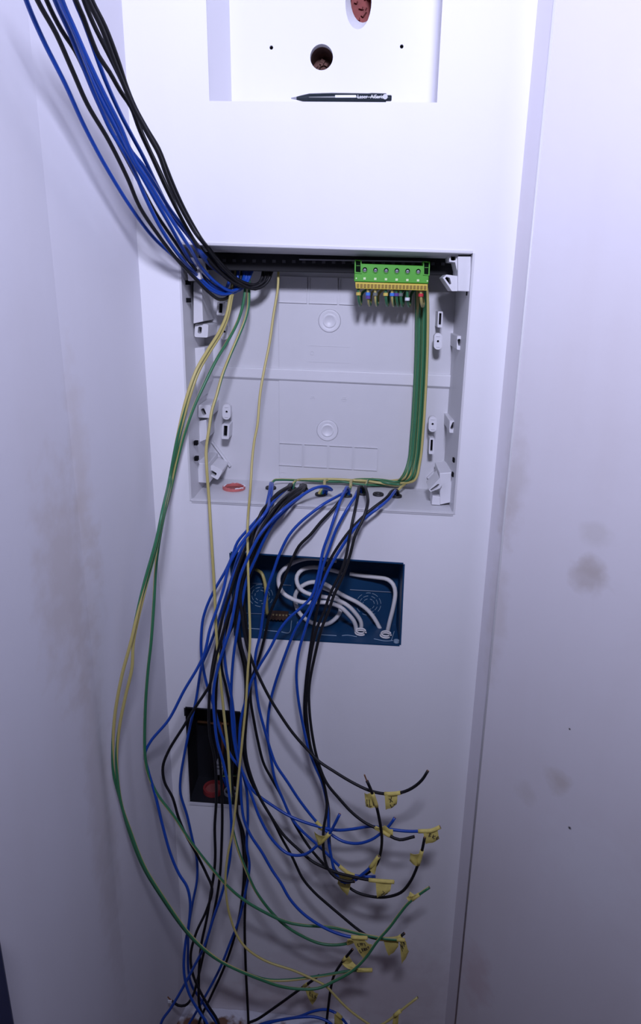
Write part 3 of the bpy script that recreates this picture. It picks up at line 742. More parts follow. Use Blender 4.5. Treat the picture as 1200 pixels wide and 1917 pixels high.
# --- bundle that comes down from the upper left in front of the wall and hooks up behind the rail
UPT = [(0, -0.235), (150, -0.185), (300, -0.125), (430, -0.065), (485, -0.030), (515, -0.004), (545, 0.020)]
def upper(color, label, px, j=0.0, tail=None):
    pts = []
    p0, p1 = px[0], px[1]
    full = [(p0[0] - (p1[0] - p0[0]) * 1.5, p0[1] - (p1[1] - p0[1]) * 1.5 - 40)] + list(px)
    for i, (x, y) in enumerate(full):
        pts.append(P(x, y, interp(UPT, y) - (0.05 if i == 0 else 0) + j))
    for (x, y, d) in tail: pts.append(P(x, y, d))
    return wire(color, label, pts, 0.0020, 'supply wires hanging in from the upper left')
upper('blue', 'leftmost blue wire of the bundle sweeping in from the upper left', [(49, 0), (80, 73), (122, 157), (157, 234), (196, 308), (245, 388), (287, 444), (332, 486), (360, 515)], 0.0, [(390, 540, 0.018), (415, 551, 0.034), (436, 546, 0.05), (444, 528, 0.064), (446, 505, 0.068)])
upper('black', 'black wire dipping lowest as it enters the open panel from the upper left', [(70, 0), (105, 63), (136, 133), (164, 196), (203, 262), (238, 332), (262, 388), (297, 441), (329, 483), (367, 523)], -0.012, [(393, 549, 0.008), (412, 561, 0.030), (427, 556, 0.048), (434, 540, 0.062), (436, 505, 0.068)])
upper('black', 'black wire third from the left in the bundle at the upper left', [(87, 0), (115, 56), (140, 94), (168, 154), (190, 205), (216, 258), (240, 303), (264, 348), (291, 398), (319, 440), (347, 480)], 0.012, [(378, 517, 0.02), (403, 538, 0.036), (428, 543, 0.05), (447, 534, 0.062), (453, 505, 0.068)])
upper('blue', 'lower left blue wire of the thick blue strand at the upper left', [(103, 0), (131, 62), (154, 120), (175, 172), (191, 208), (206, 241), (231, 283), (252, 322), (273, 371), (301, 427), (336, 479)], -0.006, [(371, 517, 0.01), (400, 542, 0.03), (424, 550, 0.045), (448, 541, 0.058), (460, 505, 0.068)])
upper('blue', 'blue wire running down the middle of the thick blue strand, upper left', [(107, 0), (134, 60), (158, 120), (184, 178), (212, 232), (240, 288), (266, 330), (293, 378), (320, 425), (345, 470)], 0.004, [(372, 508, 0.016), (402, 536, 0.034), (430, 546, 0.05), (455, 538, 0.06), (463, 505, 0.068)])
upper('blue', 'upper right blue wire of the thick blue strand at the upper left', [(112, 0), (139, 60), (162, 115), (192, 180), (224, 240), (247, 285), (266, 308), (297, 357), (317, 390), (350, 434), (371, 469)], 0.010, [(392, 495, 0.02), (420, 517, 0.04), (446, 530, 0.055), (462, 525, 0.064), (468, 505, 0.068)])
upper('blue', 'blue wire braided against the black wires halfway down the upper left bundle', [(116, 0), (141, 58), (166, 115), (196, 178), (226, 238), (250, 296), (275, 335), (305, 385), (330, 425), (356, 466)], -0.014, [(380, 505, 0.006), (408, 532, 0.028), (434, 545, 0.046), (456, 530, 0.06), (456, 505, 0.068)])
upper('blue', 'lone blue wire between the blue strand and the black wires, upper left', [(140, 0), (156, 38), (170, 76), (196, 147), (224, 210), (248, 256), (268, 293), (297, 353), (325, 406), (352, 441), (373, 468)], 0.016, [(398, 494, 0.03), (430, 520, 0.048), (458, 532, 0.06), (473, 505, 0.069)])
upper('black', 'black wire that crosses the others high in the upper left bundle', [(142, 0), (155, 30), (170, 70), (185, 105), (205, 135), (225, 170), (245, 200), (262, 245), (285, 295), (310, 350), (335, 400), (360, 445)], -0.006, [(385, 480, 0.004), (412, 510, 0.026), (442, 532, 0.044), (472, 538, 0.055), (494, 527, 0.062), (499, 505, 0.069)])
upper('black', 'black wire in the middle of the black strand at the upper left', [(157, 0), (175, 45), (200, 95), (220, 135), (240, 178), (256, 225), (276, 272), (298, 318), (318, 362), (338, 405), (356, 438)], 0.006, [(378, 468, 0.014), (405, 500, 0.032), (434, 524, 0.048), (466, 535, 0.058), (492, 527, 0.064), (505, 505, 0.069)])
upper('black', 'black wire second from the right in the upper left bundle', [(165, 0), (190, 52), (212, 110), (234, 165), (250, 202), (276, 250), (297, 288), (312, 330), (335, 382), (358, 424)], -0.016, [(386, 462, 0.0), (412, 496, 0.024), (446, 528, 0.044), (478, 541, 0.056), (500, 529, 0.064), (510, 505, 0.069)])
upper('black', 'rightmost black wire of the bundle sweeping in from the upper left', [(172, 0), (197, 50), (220, 110), (238, 165), (254, 203), (276, 243), (297, 278), (310, 310), (327, 352), (347, 395), (371, 438)], 0.010, [(395, 470, 0.018), (420, 500, 0.034), (450, 526, 0.05), (480, 533, 0.06), (490, 522, 0.066), (493, 505, 0.069)])
# little loose blue stubs that hang behind the rail
for i, (x0, x1_) in enumerate(((432, 428), (444, 440))):
    wire('blue', ['short blue wire end tucked behind the rail, left of two', 'short blue wire end tucked behind the rail, right of two'][i],
         [P(x0, 500, 0.078), P(x0 - 1, 515, 0.078), P(x1_, 530, 0.078), P(x1_ - 4, 540, 0.078)], 0.0022)

# --- earth wires hanging from behind the rail
FR = 'earth wires hanging out of the open panel'
hang('earth', 'outermost yellow-green earth wire bowing far left to the lowest tape', [(438, 500, 0.072), (437, 530, 0.062), (431, 556, 0.045), (424, 590, 0.035), (410, 622, 0.020), (388, 657, 0.002), (368, 692, -0.012), (350, 742, -0.022), (337, 795, -0.028), (326, 850, -0.032), (317, 900, -0.036), (305, 953), (293, 1010), (268, 1100), (246, 1198), (228, 1266), (215, 1339), (211, 1405), (213, 1449), (224, 1493), (242, 1557), (267, 1621), (300, 1676), (350, 1746), (387, 1782), (417, 1802), (460, 1822), (500, 1834), (535, 1835), (600, 1827), (660, 1817), (697, 1816)], k=1.55, j=-0.082, end=-0.065, group=FR, phase=turn([(560, 0.66), (740, 0.60), (840, 0.25), (1080, 0.18), (1200, -0.25), (1340, -0.2), (1450, 0.2), (1800, 0.22), (1835, 0.6)]))
hang('earth', 'earth wire paired with the outermost one, ending in an upturned green tip', [(442, 500, 0.074), (440, 530, 0.066), (434, 556, 0.050), (427, 592, 0.040), (414, 624, 0.026), (393, 658, 0.008), (373, 693, -0.006), (355, 743, -0.018), (341, 796, -0.024), (329, 852, -0.027), (320, 902, -0.030), (308, 955), (296, 1012), (272, 1102), (250, 1200), (247, 1250), (235, 1303), (224, 1358), (218.5, 1409), (220, 1457), (228, 1508), (243, 1552), (270, 1621), (304, 1677), (354, 1748), (391, 1784), (421, 1804), (464, 1824), (492, 1835), (520, 1845), (555, 1851), (595, 1850), (625, 1837), (660, 1817), (685, 1792), (707, 1761), (730, 1735), (747, 1712), (765, 1690), (785, 1674), (804, 1661)], k=1.5, j=-0.074, end=-0.055, group=FR, phase=turn([(560, 0.72), (760, 0.62), (880, 0.3), (1080, 0.16), (1210, -0.28), (1340, -0.2), (1450, 0.2), (1800, 0.2), (1845, 0.3)]))
hang('earth', 'green-sided earth wire falling left of the dark lowest box', [(460, 500, 0.074), (460, 530, 0.066), (455, 570, 0.056), (445, 602, 0.044), (427, 637, 0.028), (405, 674, 0.010), (380, 725, -0.006), (364, 760, -0.014), (347, 807, -0.022), (332, 862, -0.027), (320, 915, -0.03), (305, 975), (293, 1050), (288, 1130), (283, 1200), (277, 1255), (272, 1328), (272, 1420), (279, 1453), (294, 1486), (327, 1530), (356, 1574), (400, 1630), (427, 1660), (460, 1687), (500, 1710), (533, 1725), (567, 1732), (597, 1734), (627, 1737), (660, 1745), (690, 1752), (720, 1757), (758, 1760)], k=1.6, j=-0.026, end=-0.02, group=FR, phase=turn([(540, 0.1), (600, 0.35), (700, 0.25), (850, 0.42), (960, 0.55), (1130, 0.3), (1400, 0.28), (1470, 0.42), (1650, 0.45), (1760, 0.2)]))
hang('earth', 'yellow earth wire crossing in front of the dark lowest box', [(466, 500, 0.074), (466, 542, 0.064), (465, 572, 0.056), (459, 598, 0.050), (447, 628, 0.042), (430, 667, 0.03), (416, 703, 0.018), (405, 742, 0.008), (397, 768, 0.002), (391, 806, -0.006), (386, 842, -0.012), (387, 876, -0.018), (391, 930, -0.024), (395, 997), (401, 1096), (406, 1200), (413, 1273), (420, 1343), (427, 1405), (431, 1475), (433, 1537), (444, 1585), (462, 1632), (480, 1670), (513, 1713), (540, 1737), (567, 1753), (595, 1765), (622, 1769), (650, 1766), (668, 1758)], k=1.5, end=0.01, group=FR, phase=turn([(540, 0.35), (700, 0.52), (850, 0.64), (1400, 0.62), (1580, 0.5), (1760, 0.3)]))
hang('earth', 'thin yellow earth wire falling down the middle from the rail to the floor', [(521, 500, 0.072), (521, 518, 0.068), (520, 540, 0.064), (512, 590, 0.054), (505, 640, 0.044), (495, 690, 0.034), (487, 737, 0.024), (482, 795, 0.012), (476, 826, 0.006), (472, 862, -0.002), (469, 912, -0.016), (464, 975, -0.026), (464, 1045), (466, 1118), (468, 1200), (464, 1255), (460, 1321), (453, 1391), (444, 1479), (435, 1559), (426, 1603), (422, 1645), (424, 1680), (430, 1713), (447, 1757), (467, 1780), (500, 1800), (550, 1817), (590, 1835), (610, 1846), (630, 1867), (652, 1889), (680, 1910), (702, 1922), (726, 1911), (750, 1892), (782, 1867)], k=1.9, end=0.0, r=0.0016, group=FR, phase=turn([(500, 0.66), (1900, 0.74)]))

# --- earth wires from the green block, down the right side and along the bottom
RINGS = {0: ['ring_yellow'], 1: ['ring_blue', 'ring_purple'], 2: ['ring_grey'], 3: ['ring_yellow'], 4: ['ring_blue'], 5: ['ring_purple'], 6: ['ring_grey'], 7: ['ring_white'], 8: ['ring_red']}
RNAME = ['a yellow marker at the far left', 'blue and purple markers', 'a black-banded marker', 'a yellow marker in the middle', 'a single blue marker', 'a single purple marker', 'a grey marker', 'a white marker', 'a red marker at the far right']
SX = [671, 689, 702.5, 722, 734, 742, 750, 762.5, 788]
GT = [507, 546, 546, 600, 600, 649, 649, 679, 742]
order = [8, 7, 6, 5, 4, 3, 2, 1, 0]
for i, sx in enumerate(SX):
    lay = i % 3; colm = i // 3
    xo = 779 + (i * 2.7); dz = 0.093 - 0.0042 * lay
    g = GT[i]; G = GR[g]
    sy = 541 + (sx - 671) * 0.02
    pts = [P(sx, sy - 4, yt + 0.008), P(sx, sy + 8, yt + 0.008), P(sx + 1, sy + 22, yt + 0.012), P(sx + 3, sy + 30, yt + 0.024), P(sx + 5, sy + 24, yt + 0.040), P(sx + 8 if sx < 770 else sx + 2, sy + 6, yt + 0.052)]
    if sx < 765: pts.append(P((sx + xo) / 2 + 10, 530, dz - 0.002))
    pts += [P(xo - 3, 536, dz), P(xo, 560, dz), P(xo, 640, dz), P(xo - 4, 740, dz), P(xo - 9, 815, dz - 0.002), P(xo - 14, 862, dz - 0.006)]
    e = 2.6 * (8 - i) / 8.0 + lay * 1.5
    ya = dz - 0.016
    zed = 0.0022 * (lay + 1)
    def L2(px, py, up):
        p = ledge(px, py); return p + bn * up
    pts += [P(xo - 24, 889 + i * 1.2, dz - 0.010), L2(xo - 44 - i, 911 + i * 0.9, 0.004 + zed)]
    xs = xo - 44 - i; gp = proj(G)[0]
    nseg = max(1, int((xs - gp - 30) / 60))
    for k in range(1, nseg + 1):
        f = k / (nseg + 1); xx = xs + (gp + 22 - xs) * f
        pts.append(L2(xx, 912 + i * 0.7 - (xs - xx) * 0.022 + random.uniform(-1, 1), 0.005 + zed + 0.002 * math.sin(k * 2 + i)))
    ox = X * (0.0018 * ((i % 2) * 2 - 1))
    if xs - gp > 25: pts.append(L2(gp + 13, 911, 0.010))
    pts += [G + bn * 0.011 + X * 0.004 + Y * 0.004, G + bn * 0.003 + Y * 0.0015 + ox, G - bn * 0.02 + ox]
    o = wire('earth', 'green-yellow earth wire clamped in the green block, carrying ' + RNAME[i], pts, 0.0018, 'earth wires from the green block', phase=turn([(545, [0.1, 0.62, 0.6, 0.2, 0.6, 0.2, 0.2, 0.2, 0.7][i]), (600, [0.2, 0.23, 0.18, 0.26, 0.2, 0.25, 0.3, 0.12, 0.55][i]), (870, [0.2, 0.25, 0.15, 0.28, 0.2, 0.3, 0.35, 0.05, 0.6][i]), (905, [0.3, 0.2, 0.6, 0.25, 0.65, 0.22, 0.6, 0.2, 0.7][i])]), tip='none')
    for k, rm in enumerate(RINGS[i]):
        c = P(sx, sy + 9 + 6 * k + (8 if i == 7 else 0), yt + 0.008 + 0.0005); m = MB(); m.ring_prism(circle(c + Z * 0.0018, X, Y, 0.0030, 16), circle(c + Z * 0.0018, X, Y, 0.0018, 16), -Z * 0.0036); m.build('marker_ring', rm, o)

# --- blue and black circuit wires out of the grommets
GB = 'blue circuit wires hanging from the grommets'; GK = 'black circuit wires hanging from the grommets'
TW = {}
TW['bacc'] = hang('blue', 'blue wire whose far right end carries a tape flag and short bare stub', [(506, 908, 0.04), (503, 928, 0.008), (495, 955), (470, 985), (445, 1014), (435, 1040), (423, 1067), (404, 1100), (390, 1128), (380, 1159), (377, 1188), (377, 1225), (385, 1273), (400, 1321), (415, 1376), (433, 1416), (451, 1440), (473, 1479), (510, 1508), (547, 1530), (592, 1546), (630, 1554), (660, 1552), (695, 1547), (720, 1551), (760, 1556), (790, 1556), (808, 1555), (824, 1548)], 507, 1.0, 0.002, 0.06, group=GB)
hang('blue', 'blue wire kinked sharply left of the dark lowest box', [(508, 909, 0.042), (505, 930, 0.008), (498, 958), (474, 988), (454, 1014), (439, 1038), (428, 1060), (419, 1100), (410, 1129), (402, 1152), (393, 1178), (383, 1222), (370, 1250), (345, 1292), (316, 1347), (282, 1388), (271, 1413), (277, 1442), (290, 1486), (305, 1548), (319, 1598), (335, 1636), (350, 1660), (356, 1690), (353, 1733), (347, 1767), (344, 1807), (347, 1837), (357, 1867), (377, 1900), (388, 1917)], 507, 1.8, -0.014, gdx=0.001, floor=True, group=GB)
hang('blue', 'blue wire passing over the left edge of the dark lowest box', [(510, 909, 0.044), (507, 930, 0.010), (500, 960), (478, 990), (459, 1016), (446, 1042), (436, 1075), (425, 1110), (414, 1145), (402, 1183), (389, 1218), (378, 1245), (367, 1310), (356, 1358), (345, 1413), (338, 1457), (338, 1486), (350, 1526), (360, 1570), (368, 1605), (369, 1645), (360, 1693), (353, 1740), (352, 1777), (353, 1820), (360, 1847), (373, 1867), (400, 1907), (406, 1917)], 507, 0.85, 0.004, gdx=0.002, floor=True, group=GB)
hang('blue', 'blue wire running over the right edge of the dark lowest box to the floor', [(540, 913, 0.036), (520, 930, 0.006), (500, 955), (479, 990), (457, 1032), (443, 1063), (432, 1093), (428, 1129), (421, 1170), (419, 1208), (424, 1260), (433, 1303), (438, 1345), (441, 1390), (450, 1432), (461, 1475), (464, 1530), (462, 1585), (467, 1620), (458, 1677), (447, 1723), (430, 1767), (413, 1810), (387, 1860), (360, 1907), (354, 1917)], 546, 1.25, 0.0, floor=True, group=GB)
TW['mid'] = hang('blue', 'bright blue wire arching from the blue-filled grommet, its end turned up past the middle tape', [(621, 917, 0.028), (612, 911, 0.018), (595, 912, 0.006), (572, 923, -0.006), (540, 950), (513, 978), (497, 1005), (480, 1042), (462, 1085), (452, 1135), (443, 1188), (437, 1230), (433, 1290), (434, 1345), (438, 1385), (446, 1424), (459, 1457), (472, 1492), (486, 1530), (510, 1572), (539, 1598), (569, 1600), (597, 1580), (617, 1560), (627, 1542), (636, 1524)], 600, 1.1, -0.004, 0.06, gdx=0.008, group=GB)
hang('blue', 'second blue wire arching from the same grommet into the left bunch', [(614, 916, 0.03), (604, 912, 0.018), (588, 914, 0.006), (566, 927, -0.006), (532, 952), (505, 978), (486, 1002), (466, 1040), (449, 1082), (440, 1130), (430, 1180), (412, 1235), (400, 1290), (401, 1340), (407, 1390), (419, 1432), (428, 1480), (433, 1545), (430, 1610), (417, 1667), (400, 1717), (383, 1770), (363, 1810), (340, 1853), (320, 1887), (301, 1917)], 600, 1.6, -0.012, gdx=0.004, floor=True, group=GB)
TW['mid2'] = hang('blue', 'blue wire running through the middle tape to a tip beside the small flag', [(645, 922, 0.026), (630, 930, 0.006), (607, 943, -0.012), (581, 962), (560, 980), (541, 1002), (523, 1038), (511, 1072), (501, 1100), (494, 1137), (487, 1188), (479, 1222), (477, 1253), (479, 1284), (485, 1326), (496, 1368), (508, 1409), (517, 1432), (537, 1462), (562, 1500), (592, 1538), (606, 1552), (620, 1562), (642, 1575), (670, 1579), (695, 1572), (713, 1560), (730, 1544), (739, 1531)], 649, 0.95, 0.0, 0.055, group=GB)
TW['low'] = hang('blue', 'blue wire swinging from the grommets down to the lower tape flag at left', [(649, 912, 0.028), (645, 920, 0.012), (639, 933, -0.006), (630, 957), (616, 999), (605, 1030), (596, 1074), (583, 1117), (564, 1137), (540, 1158), (523, 1180), (506, 1213), (484, 1249), (471, 1274), (462, 1305), (452, 1342), (448, 1385), (450, 1440), (452, 1500), (457, 1535), (470, 1565), (490, 1595), (510, 1630), (525, 1652), (542, 1682), (565, 1708), (595, 1730), (625, 1745), (657, 1754), (688, 1756)], 649, 1.15, -0.002, 0.06, gdx=0.003, group=GB)
TW['trio'] = hang('blue', 'blue wire ending in the stacked tapes, with a short straight stub', [(668, 921, 0.026), (664, 931, 0.0), (653, 948), (630, 990), (616, 1028), (604, 1062), (592, 1110), (577, 1142), (564, 1160), (552, 1180), (533, 1228), (515, 1280), (506, 1315), (501, 1357), (502, 1388), (508, 1424), (515, 1460), (530, 1497), (545, 1530), (562, 1552), (590, 1578), (612, 1598), (635, 1621), (657, 1637), (685, 1641), (703, 1641)], 679, 0.9, 0.003, 0.05, gdx=-0.003, group=GB)
TW['stub'] = hang('blue', 'dark blue wire beside the black pair, its tip rising under a tape', [(738, 921, 0.026), (728, 934, 0.0), (712, 948), (688, 966), (663, 990), (640, 1024), (616, 1065), (598, 1108), (582, 1146), (570, 1182), (559, 1222), (555, 1259), (558, 1305), (568, 1361), (577, 1399), (588, 1430), (603, 1465), (612, 1505), (615, 1545), (615, 1575), (620, 1602), (626, 1630), (640, 1650), (660, 1650), (678, 1637), (693, 1624), (709, 1603)], 742, 1.05, -0.003, 0.05, gdx=-0.002, group=GB)
TW['x'] = hang('black', 'black wire ending in a free upward curl, highest of the taped ends', [(542, 912, 0.034), (524, 922, 0.010), (508, 938), (490, 958), (478, 990), (466, 1030), (456, 1070), (450, 1118), (454, 1155), (461, 1203), (473, 1240), (483, 1263), (504, 1305), (527, 1342), (548, 1372), (577, 1405), (598, 1426), (622, 1442), (660, 1465), (692, 1480), (720, 1486), (750, 1484), (772, 1475), (790, 1460), (801, 1443)], 546, 1.35, -0.004, 0.05, group=GK)
TW['right'] = hang('black', 'black wire looping lowest round the right side up to the far right tape', [(563, 912, 0.036), (548, 922, 0.008), (520, 948), (496, 982), (479, 1015), (463, 1060), (456, 1110), (460, 1160), (466, 1215), (469, 1274), (469, 1309), (475, 1347), (483, 1388), (494, 1430), (510, 1460), (525, 1487), (545, 1530), (562, 1560), (582, 1590), (607, 1619), (624, 1637), (642, 1652), (667, 1670), (700, 1679), (725, 1679), (750, 1671), (767, 1652), (780, 1625), (790, 1592), (795, 1568)], 567, 1.0, 0.004, 0.07, group=GK)
TW['cop'] = hang('black', 'black wire ending at the wide folded tape low on the right', [(566, 911, 0.04), (552, 920, 0.012), (524, 945), (499, 980), (483, 1012), (466, 1055), (447, 1105), (440, 1150), (446, 1200), (458, 1255), (460, 1300), (455, 1345), (454, 1395), (460, 1432), (472, 1467), (490, 1500), (510, 1534), (528, 1570), (546, 1602), (567, 1645), (588, 1670), (616, 1695), (642, 1717), (670, 1740), (692, 1754), (720, 1758), (745, 1756), (757, 1747)], 567, 0.85, 0.0, 0.05, gdx=0.001, group=GK)
TW['low2'] = hang('black', 'black wire ending at the lower of the stacked tapes', [(568, 912, 0.042), (556, 920, 0.014), (529, 944), (503, 980), (487, 1010), (470, 1052), (452, 1098), (446, 1145), (450, 1200), (464, 1258), (465, 1305), (461, 1350), (459, 1400), (466, 1440), (484, 1488), (507, 1528), (530, 1562), (562, 1593), (587, 1614), (610, 1625), (635, 1635), (660, 1641), (682, 1646), (708, 1649), (738, 1651)], 567, 1.2, 0.002, 0.05, gdx=-0.002, group=GK)
hang('black', 'black wire looping out left of the dark lowest box', [(560, 914, 0.038), (540, 926, 0.004), (515, 950), (492, 985), (475, 1020), (458, 1062), (441, 1110), (428, 1150), (416, 1190), (404, 1232), (393, 1281), (382, 1300), (363, 1328), (345, 1358), (316, 1405), (305, 1435), (308, 1464), (323, 1493), (334, 1530), (347, 1561), (367, 1597), (387, 1637), (397, 1664), (387, 1703), (367, 1747), (357, 1787), (360, 1820), (373, 1853), (390, 1883), (410, 1917)], 567, 1.35, -0.008, gdx=-0.003, floor=True, group=GK)
hang('black', 'left of two black wires falling straight across the dark lowest box', [(538, 912, 0.036), (519, 924, 0.008), (503, 942), (484, 970), (468, 1008), (450, 1050), (434, 1100), (418, 1150), (407, 1200), (396, 1260), (391, 1328), (393, 1376), (402, 1420), (405, 1493), (402, 1548), (403, 1600), (401, 1632), (395, 1670), (387, 1720), (377, 1767), (373, 1807), (372, 1847), (373, 1880), (384, 1917)], 546, 1.3, 0.0, gdx=-0.002, floor=True, group=GK)
TW['bare'] = hang('black', 'right of two straight black wires, curling left to a pale stripped tip', [(569, 913, 0.044), (560, 921, 0.016), (533, 945), (507, 980), (490, 1010), (474, 1050), (448, 1100), (430, 1150), (418, 1200), (408, 1250), (404, 1310), (404, 1365), (413, 1440), (416, 1512), (415, 1578), (411, 1645), (400, 1710), (383, 1777), (370, 1833), (360, 1866), (347, 1882), (333, 1882), (322, 1874)], 567, 0.95, -0.006, gdx=0.003, group=GK, tip='bare')
hang('black', 'black wire dropping vertically to the step right of the dark lowest box', [(570, 913, 0.044), (562, 922, 0.014), (537, 947), (511, 982), (494, 1012), (478, 1050), (460, 1100), (444, 1150), (424, 1200), (414, 1240), (424, 1290), (434, 1345), (436, 1400), (434, 1460), (444, 1522), (456, 1560), (461, 1603), (460, 1660), (458, 1727), (460, 1810), (465, 1915)], 567, 0.8, 0.0, gdx=0.004, floor=True, group=GK)
TW['pairL'] = hang('black', 'left wire of the long black pair below the grommets', [(672, 912, 0.030), (670, 928, 0.002), (663, 962), (655, 1000), (648, 1040), (636, 1075), (618, 1112), (607, 1144), (594, 1175), (584, 1215), (577, 1263), (574, 1300), (573, 1325), (576, 1362), (582, 1401), (592, 1428), (605, 1462), (612, 1500), (611, 1522), (606, 1550), (605, 1578), (607, 1602), (614, 1626), (628, 1642), (650, 1650), (664, 1650)], 679, 1.2, 0.0, 0.05, gdx=0.0, group=GK)
TW['pairR'] = hang('black', 'right wire of the long black pair, ending near the small flag', [(684, 912, 0.032), (688, 928, 0.002), (688, 945), (679, 973), (665, 1002), (655, 1040), (641, 1080), (626, 1112), (615, 1144), (602, 1177), (590, 1225), (579, 1284), (579, 1326), (585, 1378), (595, 1424), (611, 1465), (635, 1495), (660, 1522), (685, 1541), (710, 1553), (730, 1565), (748, 1572), (776, 1566)], 679, 1.35, -0.004, 0.04, gdx=0.004, group=GK)
TW['ilr'] = hang('black', 'black wire curving right and back up to a bare tip beside the top tapes', [(734, 919, 0.03), (722, 933, 0.0), (691, 957), (663, 984), (642, 1010), (618, 1048), (606, 1080), (597, 1125), (588, 1170), (580, 1220), (573, 1275), (570, 1325), (573, 1370), (580, 1408), (591, 1435), (608, 1478), (615, 1515), (616, 1550), (619, 1598), (628, 1630), (650, 1645), (678, 1640), (703, 1621), (712, 1598), (715, 1572), (713, 1550), (705, 1510), (695, 1480), (687, 1462)], 742, 0.85, 0.002, 0.08, gdx=0.002, group=GK, tip='bare')
hang('black', 'black wire leaning into the blue bunch from the middle grommets', [(644, 926, 0.026), (636, 938, 0.0), (622, 955), (600, 978), (582, 1000), (560, 1022), (545, 1052), (531, 1085), (518, 1118), (505, 1150), (496, 1190), (484, 1235), (473, 1265), (462, 1300), (456, 1345), (449, 1400), (445, 1460), (444, 1520), (452, 1560), (457, 1620), (452, 1690), (440, 1750), (420, 1810), (395, 1865), (372, 1917)], 649, 0.8, 0.006, gdx=-0.004, floor=True, group=GK)
# --- wires lying low at the very bottom
TW['bot'] = hang('black', 'black wire rising from the step to a small written tape', [(467, 1914, -0.07), (480, 1909, -0.07), (517, 1884, -0.075), (560, 1853, -0.085), (580, 1839, -0.09), (597, 1826, -0.095)], tip='cut')
TW['bot2'] = hang('black', 'black wire rising steeply from the floor to a folded tape', [(608, 1935, -0.09), (611, 1915, -0.09), (614, 1890, -0.09), (619, 1852, -0.09), (625, 1827, -0.09), (640, 1802, -0.09), (660, 1777, -0.095)], tip='cut')
TW['botb'] = hang('blue', 'upper of two blue wires arching along the bottom edge', [(470, 1925, -0.08), (500, 1914, -0.08), (560, 1903, -0.08), (587, 1893, -0.08), (611, 1890, -0.08), (629, 1897, -0.085), (648, 1916, -0.09), (655, 1935, -0.09)], tip='none')
hang('blue', 'lower of two blue wires arching along the bottom edge', [(475, 1930, -0.09), (507, 1914, -0.09), (565, 1904, -0.09), (595, 1905, -0.09), (619, 1916, -0.095), (632, 1935, -0.1)], tip='none')

# ------------------------------------------------------------------ tape flags with handwriting
GLY = {'I': [[(0.5, 0), (0.5, 1)]], '1': [[(0.3, 0.75), (0.5, 1), (0.5, 0)]], 'L': [[(0.1, 1), (0.1, 0), (0.8, 0.05)]], 'R': [[(0.1, 0), (0.1, 1), (0.7, 0.85), (0.65, 0.55), (0.1, 0.5), (0.8, 0)]],
       'X': [[(0, 0), (0.9, 1)], [(0, 1), (0.9, 0)]], 'B': [[(0.1, 0), (0.1, 1), (0.7, 0.8), (0.1, 0.52), (0.8, 0.25), (0.1, 0)]], 'A': [[(0, 0), (0.45, 1), (0.9, 0)], [(0.2, 0.4), (0.7, 0.4)]],
       'K': [[(0.1, 0), (0.1, 1)], [(0.8, 1), (0.1, 0.45), (0.8, 0)]], 'C': [[(0.85, 0.85), (0.4, 1), (0.1, 0.5), (0.4, 0), (0.85, 0.12)]], 'O': [[(0.5, 1), (0.1, 0.5), (0.5, 0), (0.9, 0.5), (0.5, 1)]],
       'P': [[(0.1, 0), (0.1, 1), (0.75, 0.8), (0.1, 0.5)]], '7': [[(0.05, 1), (0.8, 1), (0.3, 0)]], 'N': [[(0.1, 0), (0.1, 1), (0.8, 0), (0.8, 1)]], 'W': [[(0, 1), (0.22, 0), (0.45, 0.7), (0.68, 0), (0.9, 1)]],
       'E': [[(0.8, 1), (0.1, 1), (0.1, 0), (0.8, 0)], [(0.1, 0.5), (0.6, 0.5)]], 'G': [[(0.85, 0.85), (0.4, 1), (0.1, 0.5), (0.4, 0), (0.85, 0.1), (0.85, 0.45), (0.5, 0.45)]], '-': [[(0.1, 0.5), (0.8, 0.5)]]}
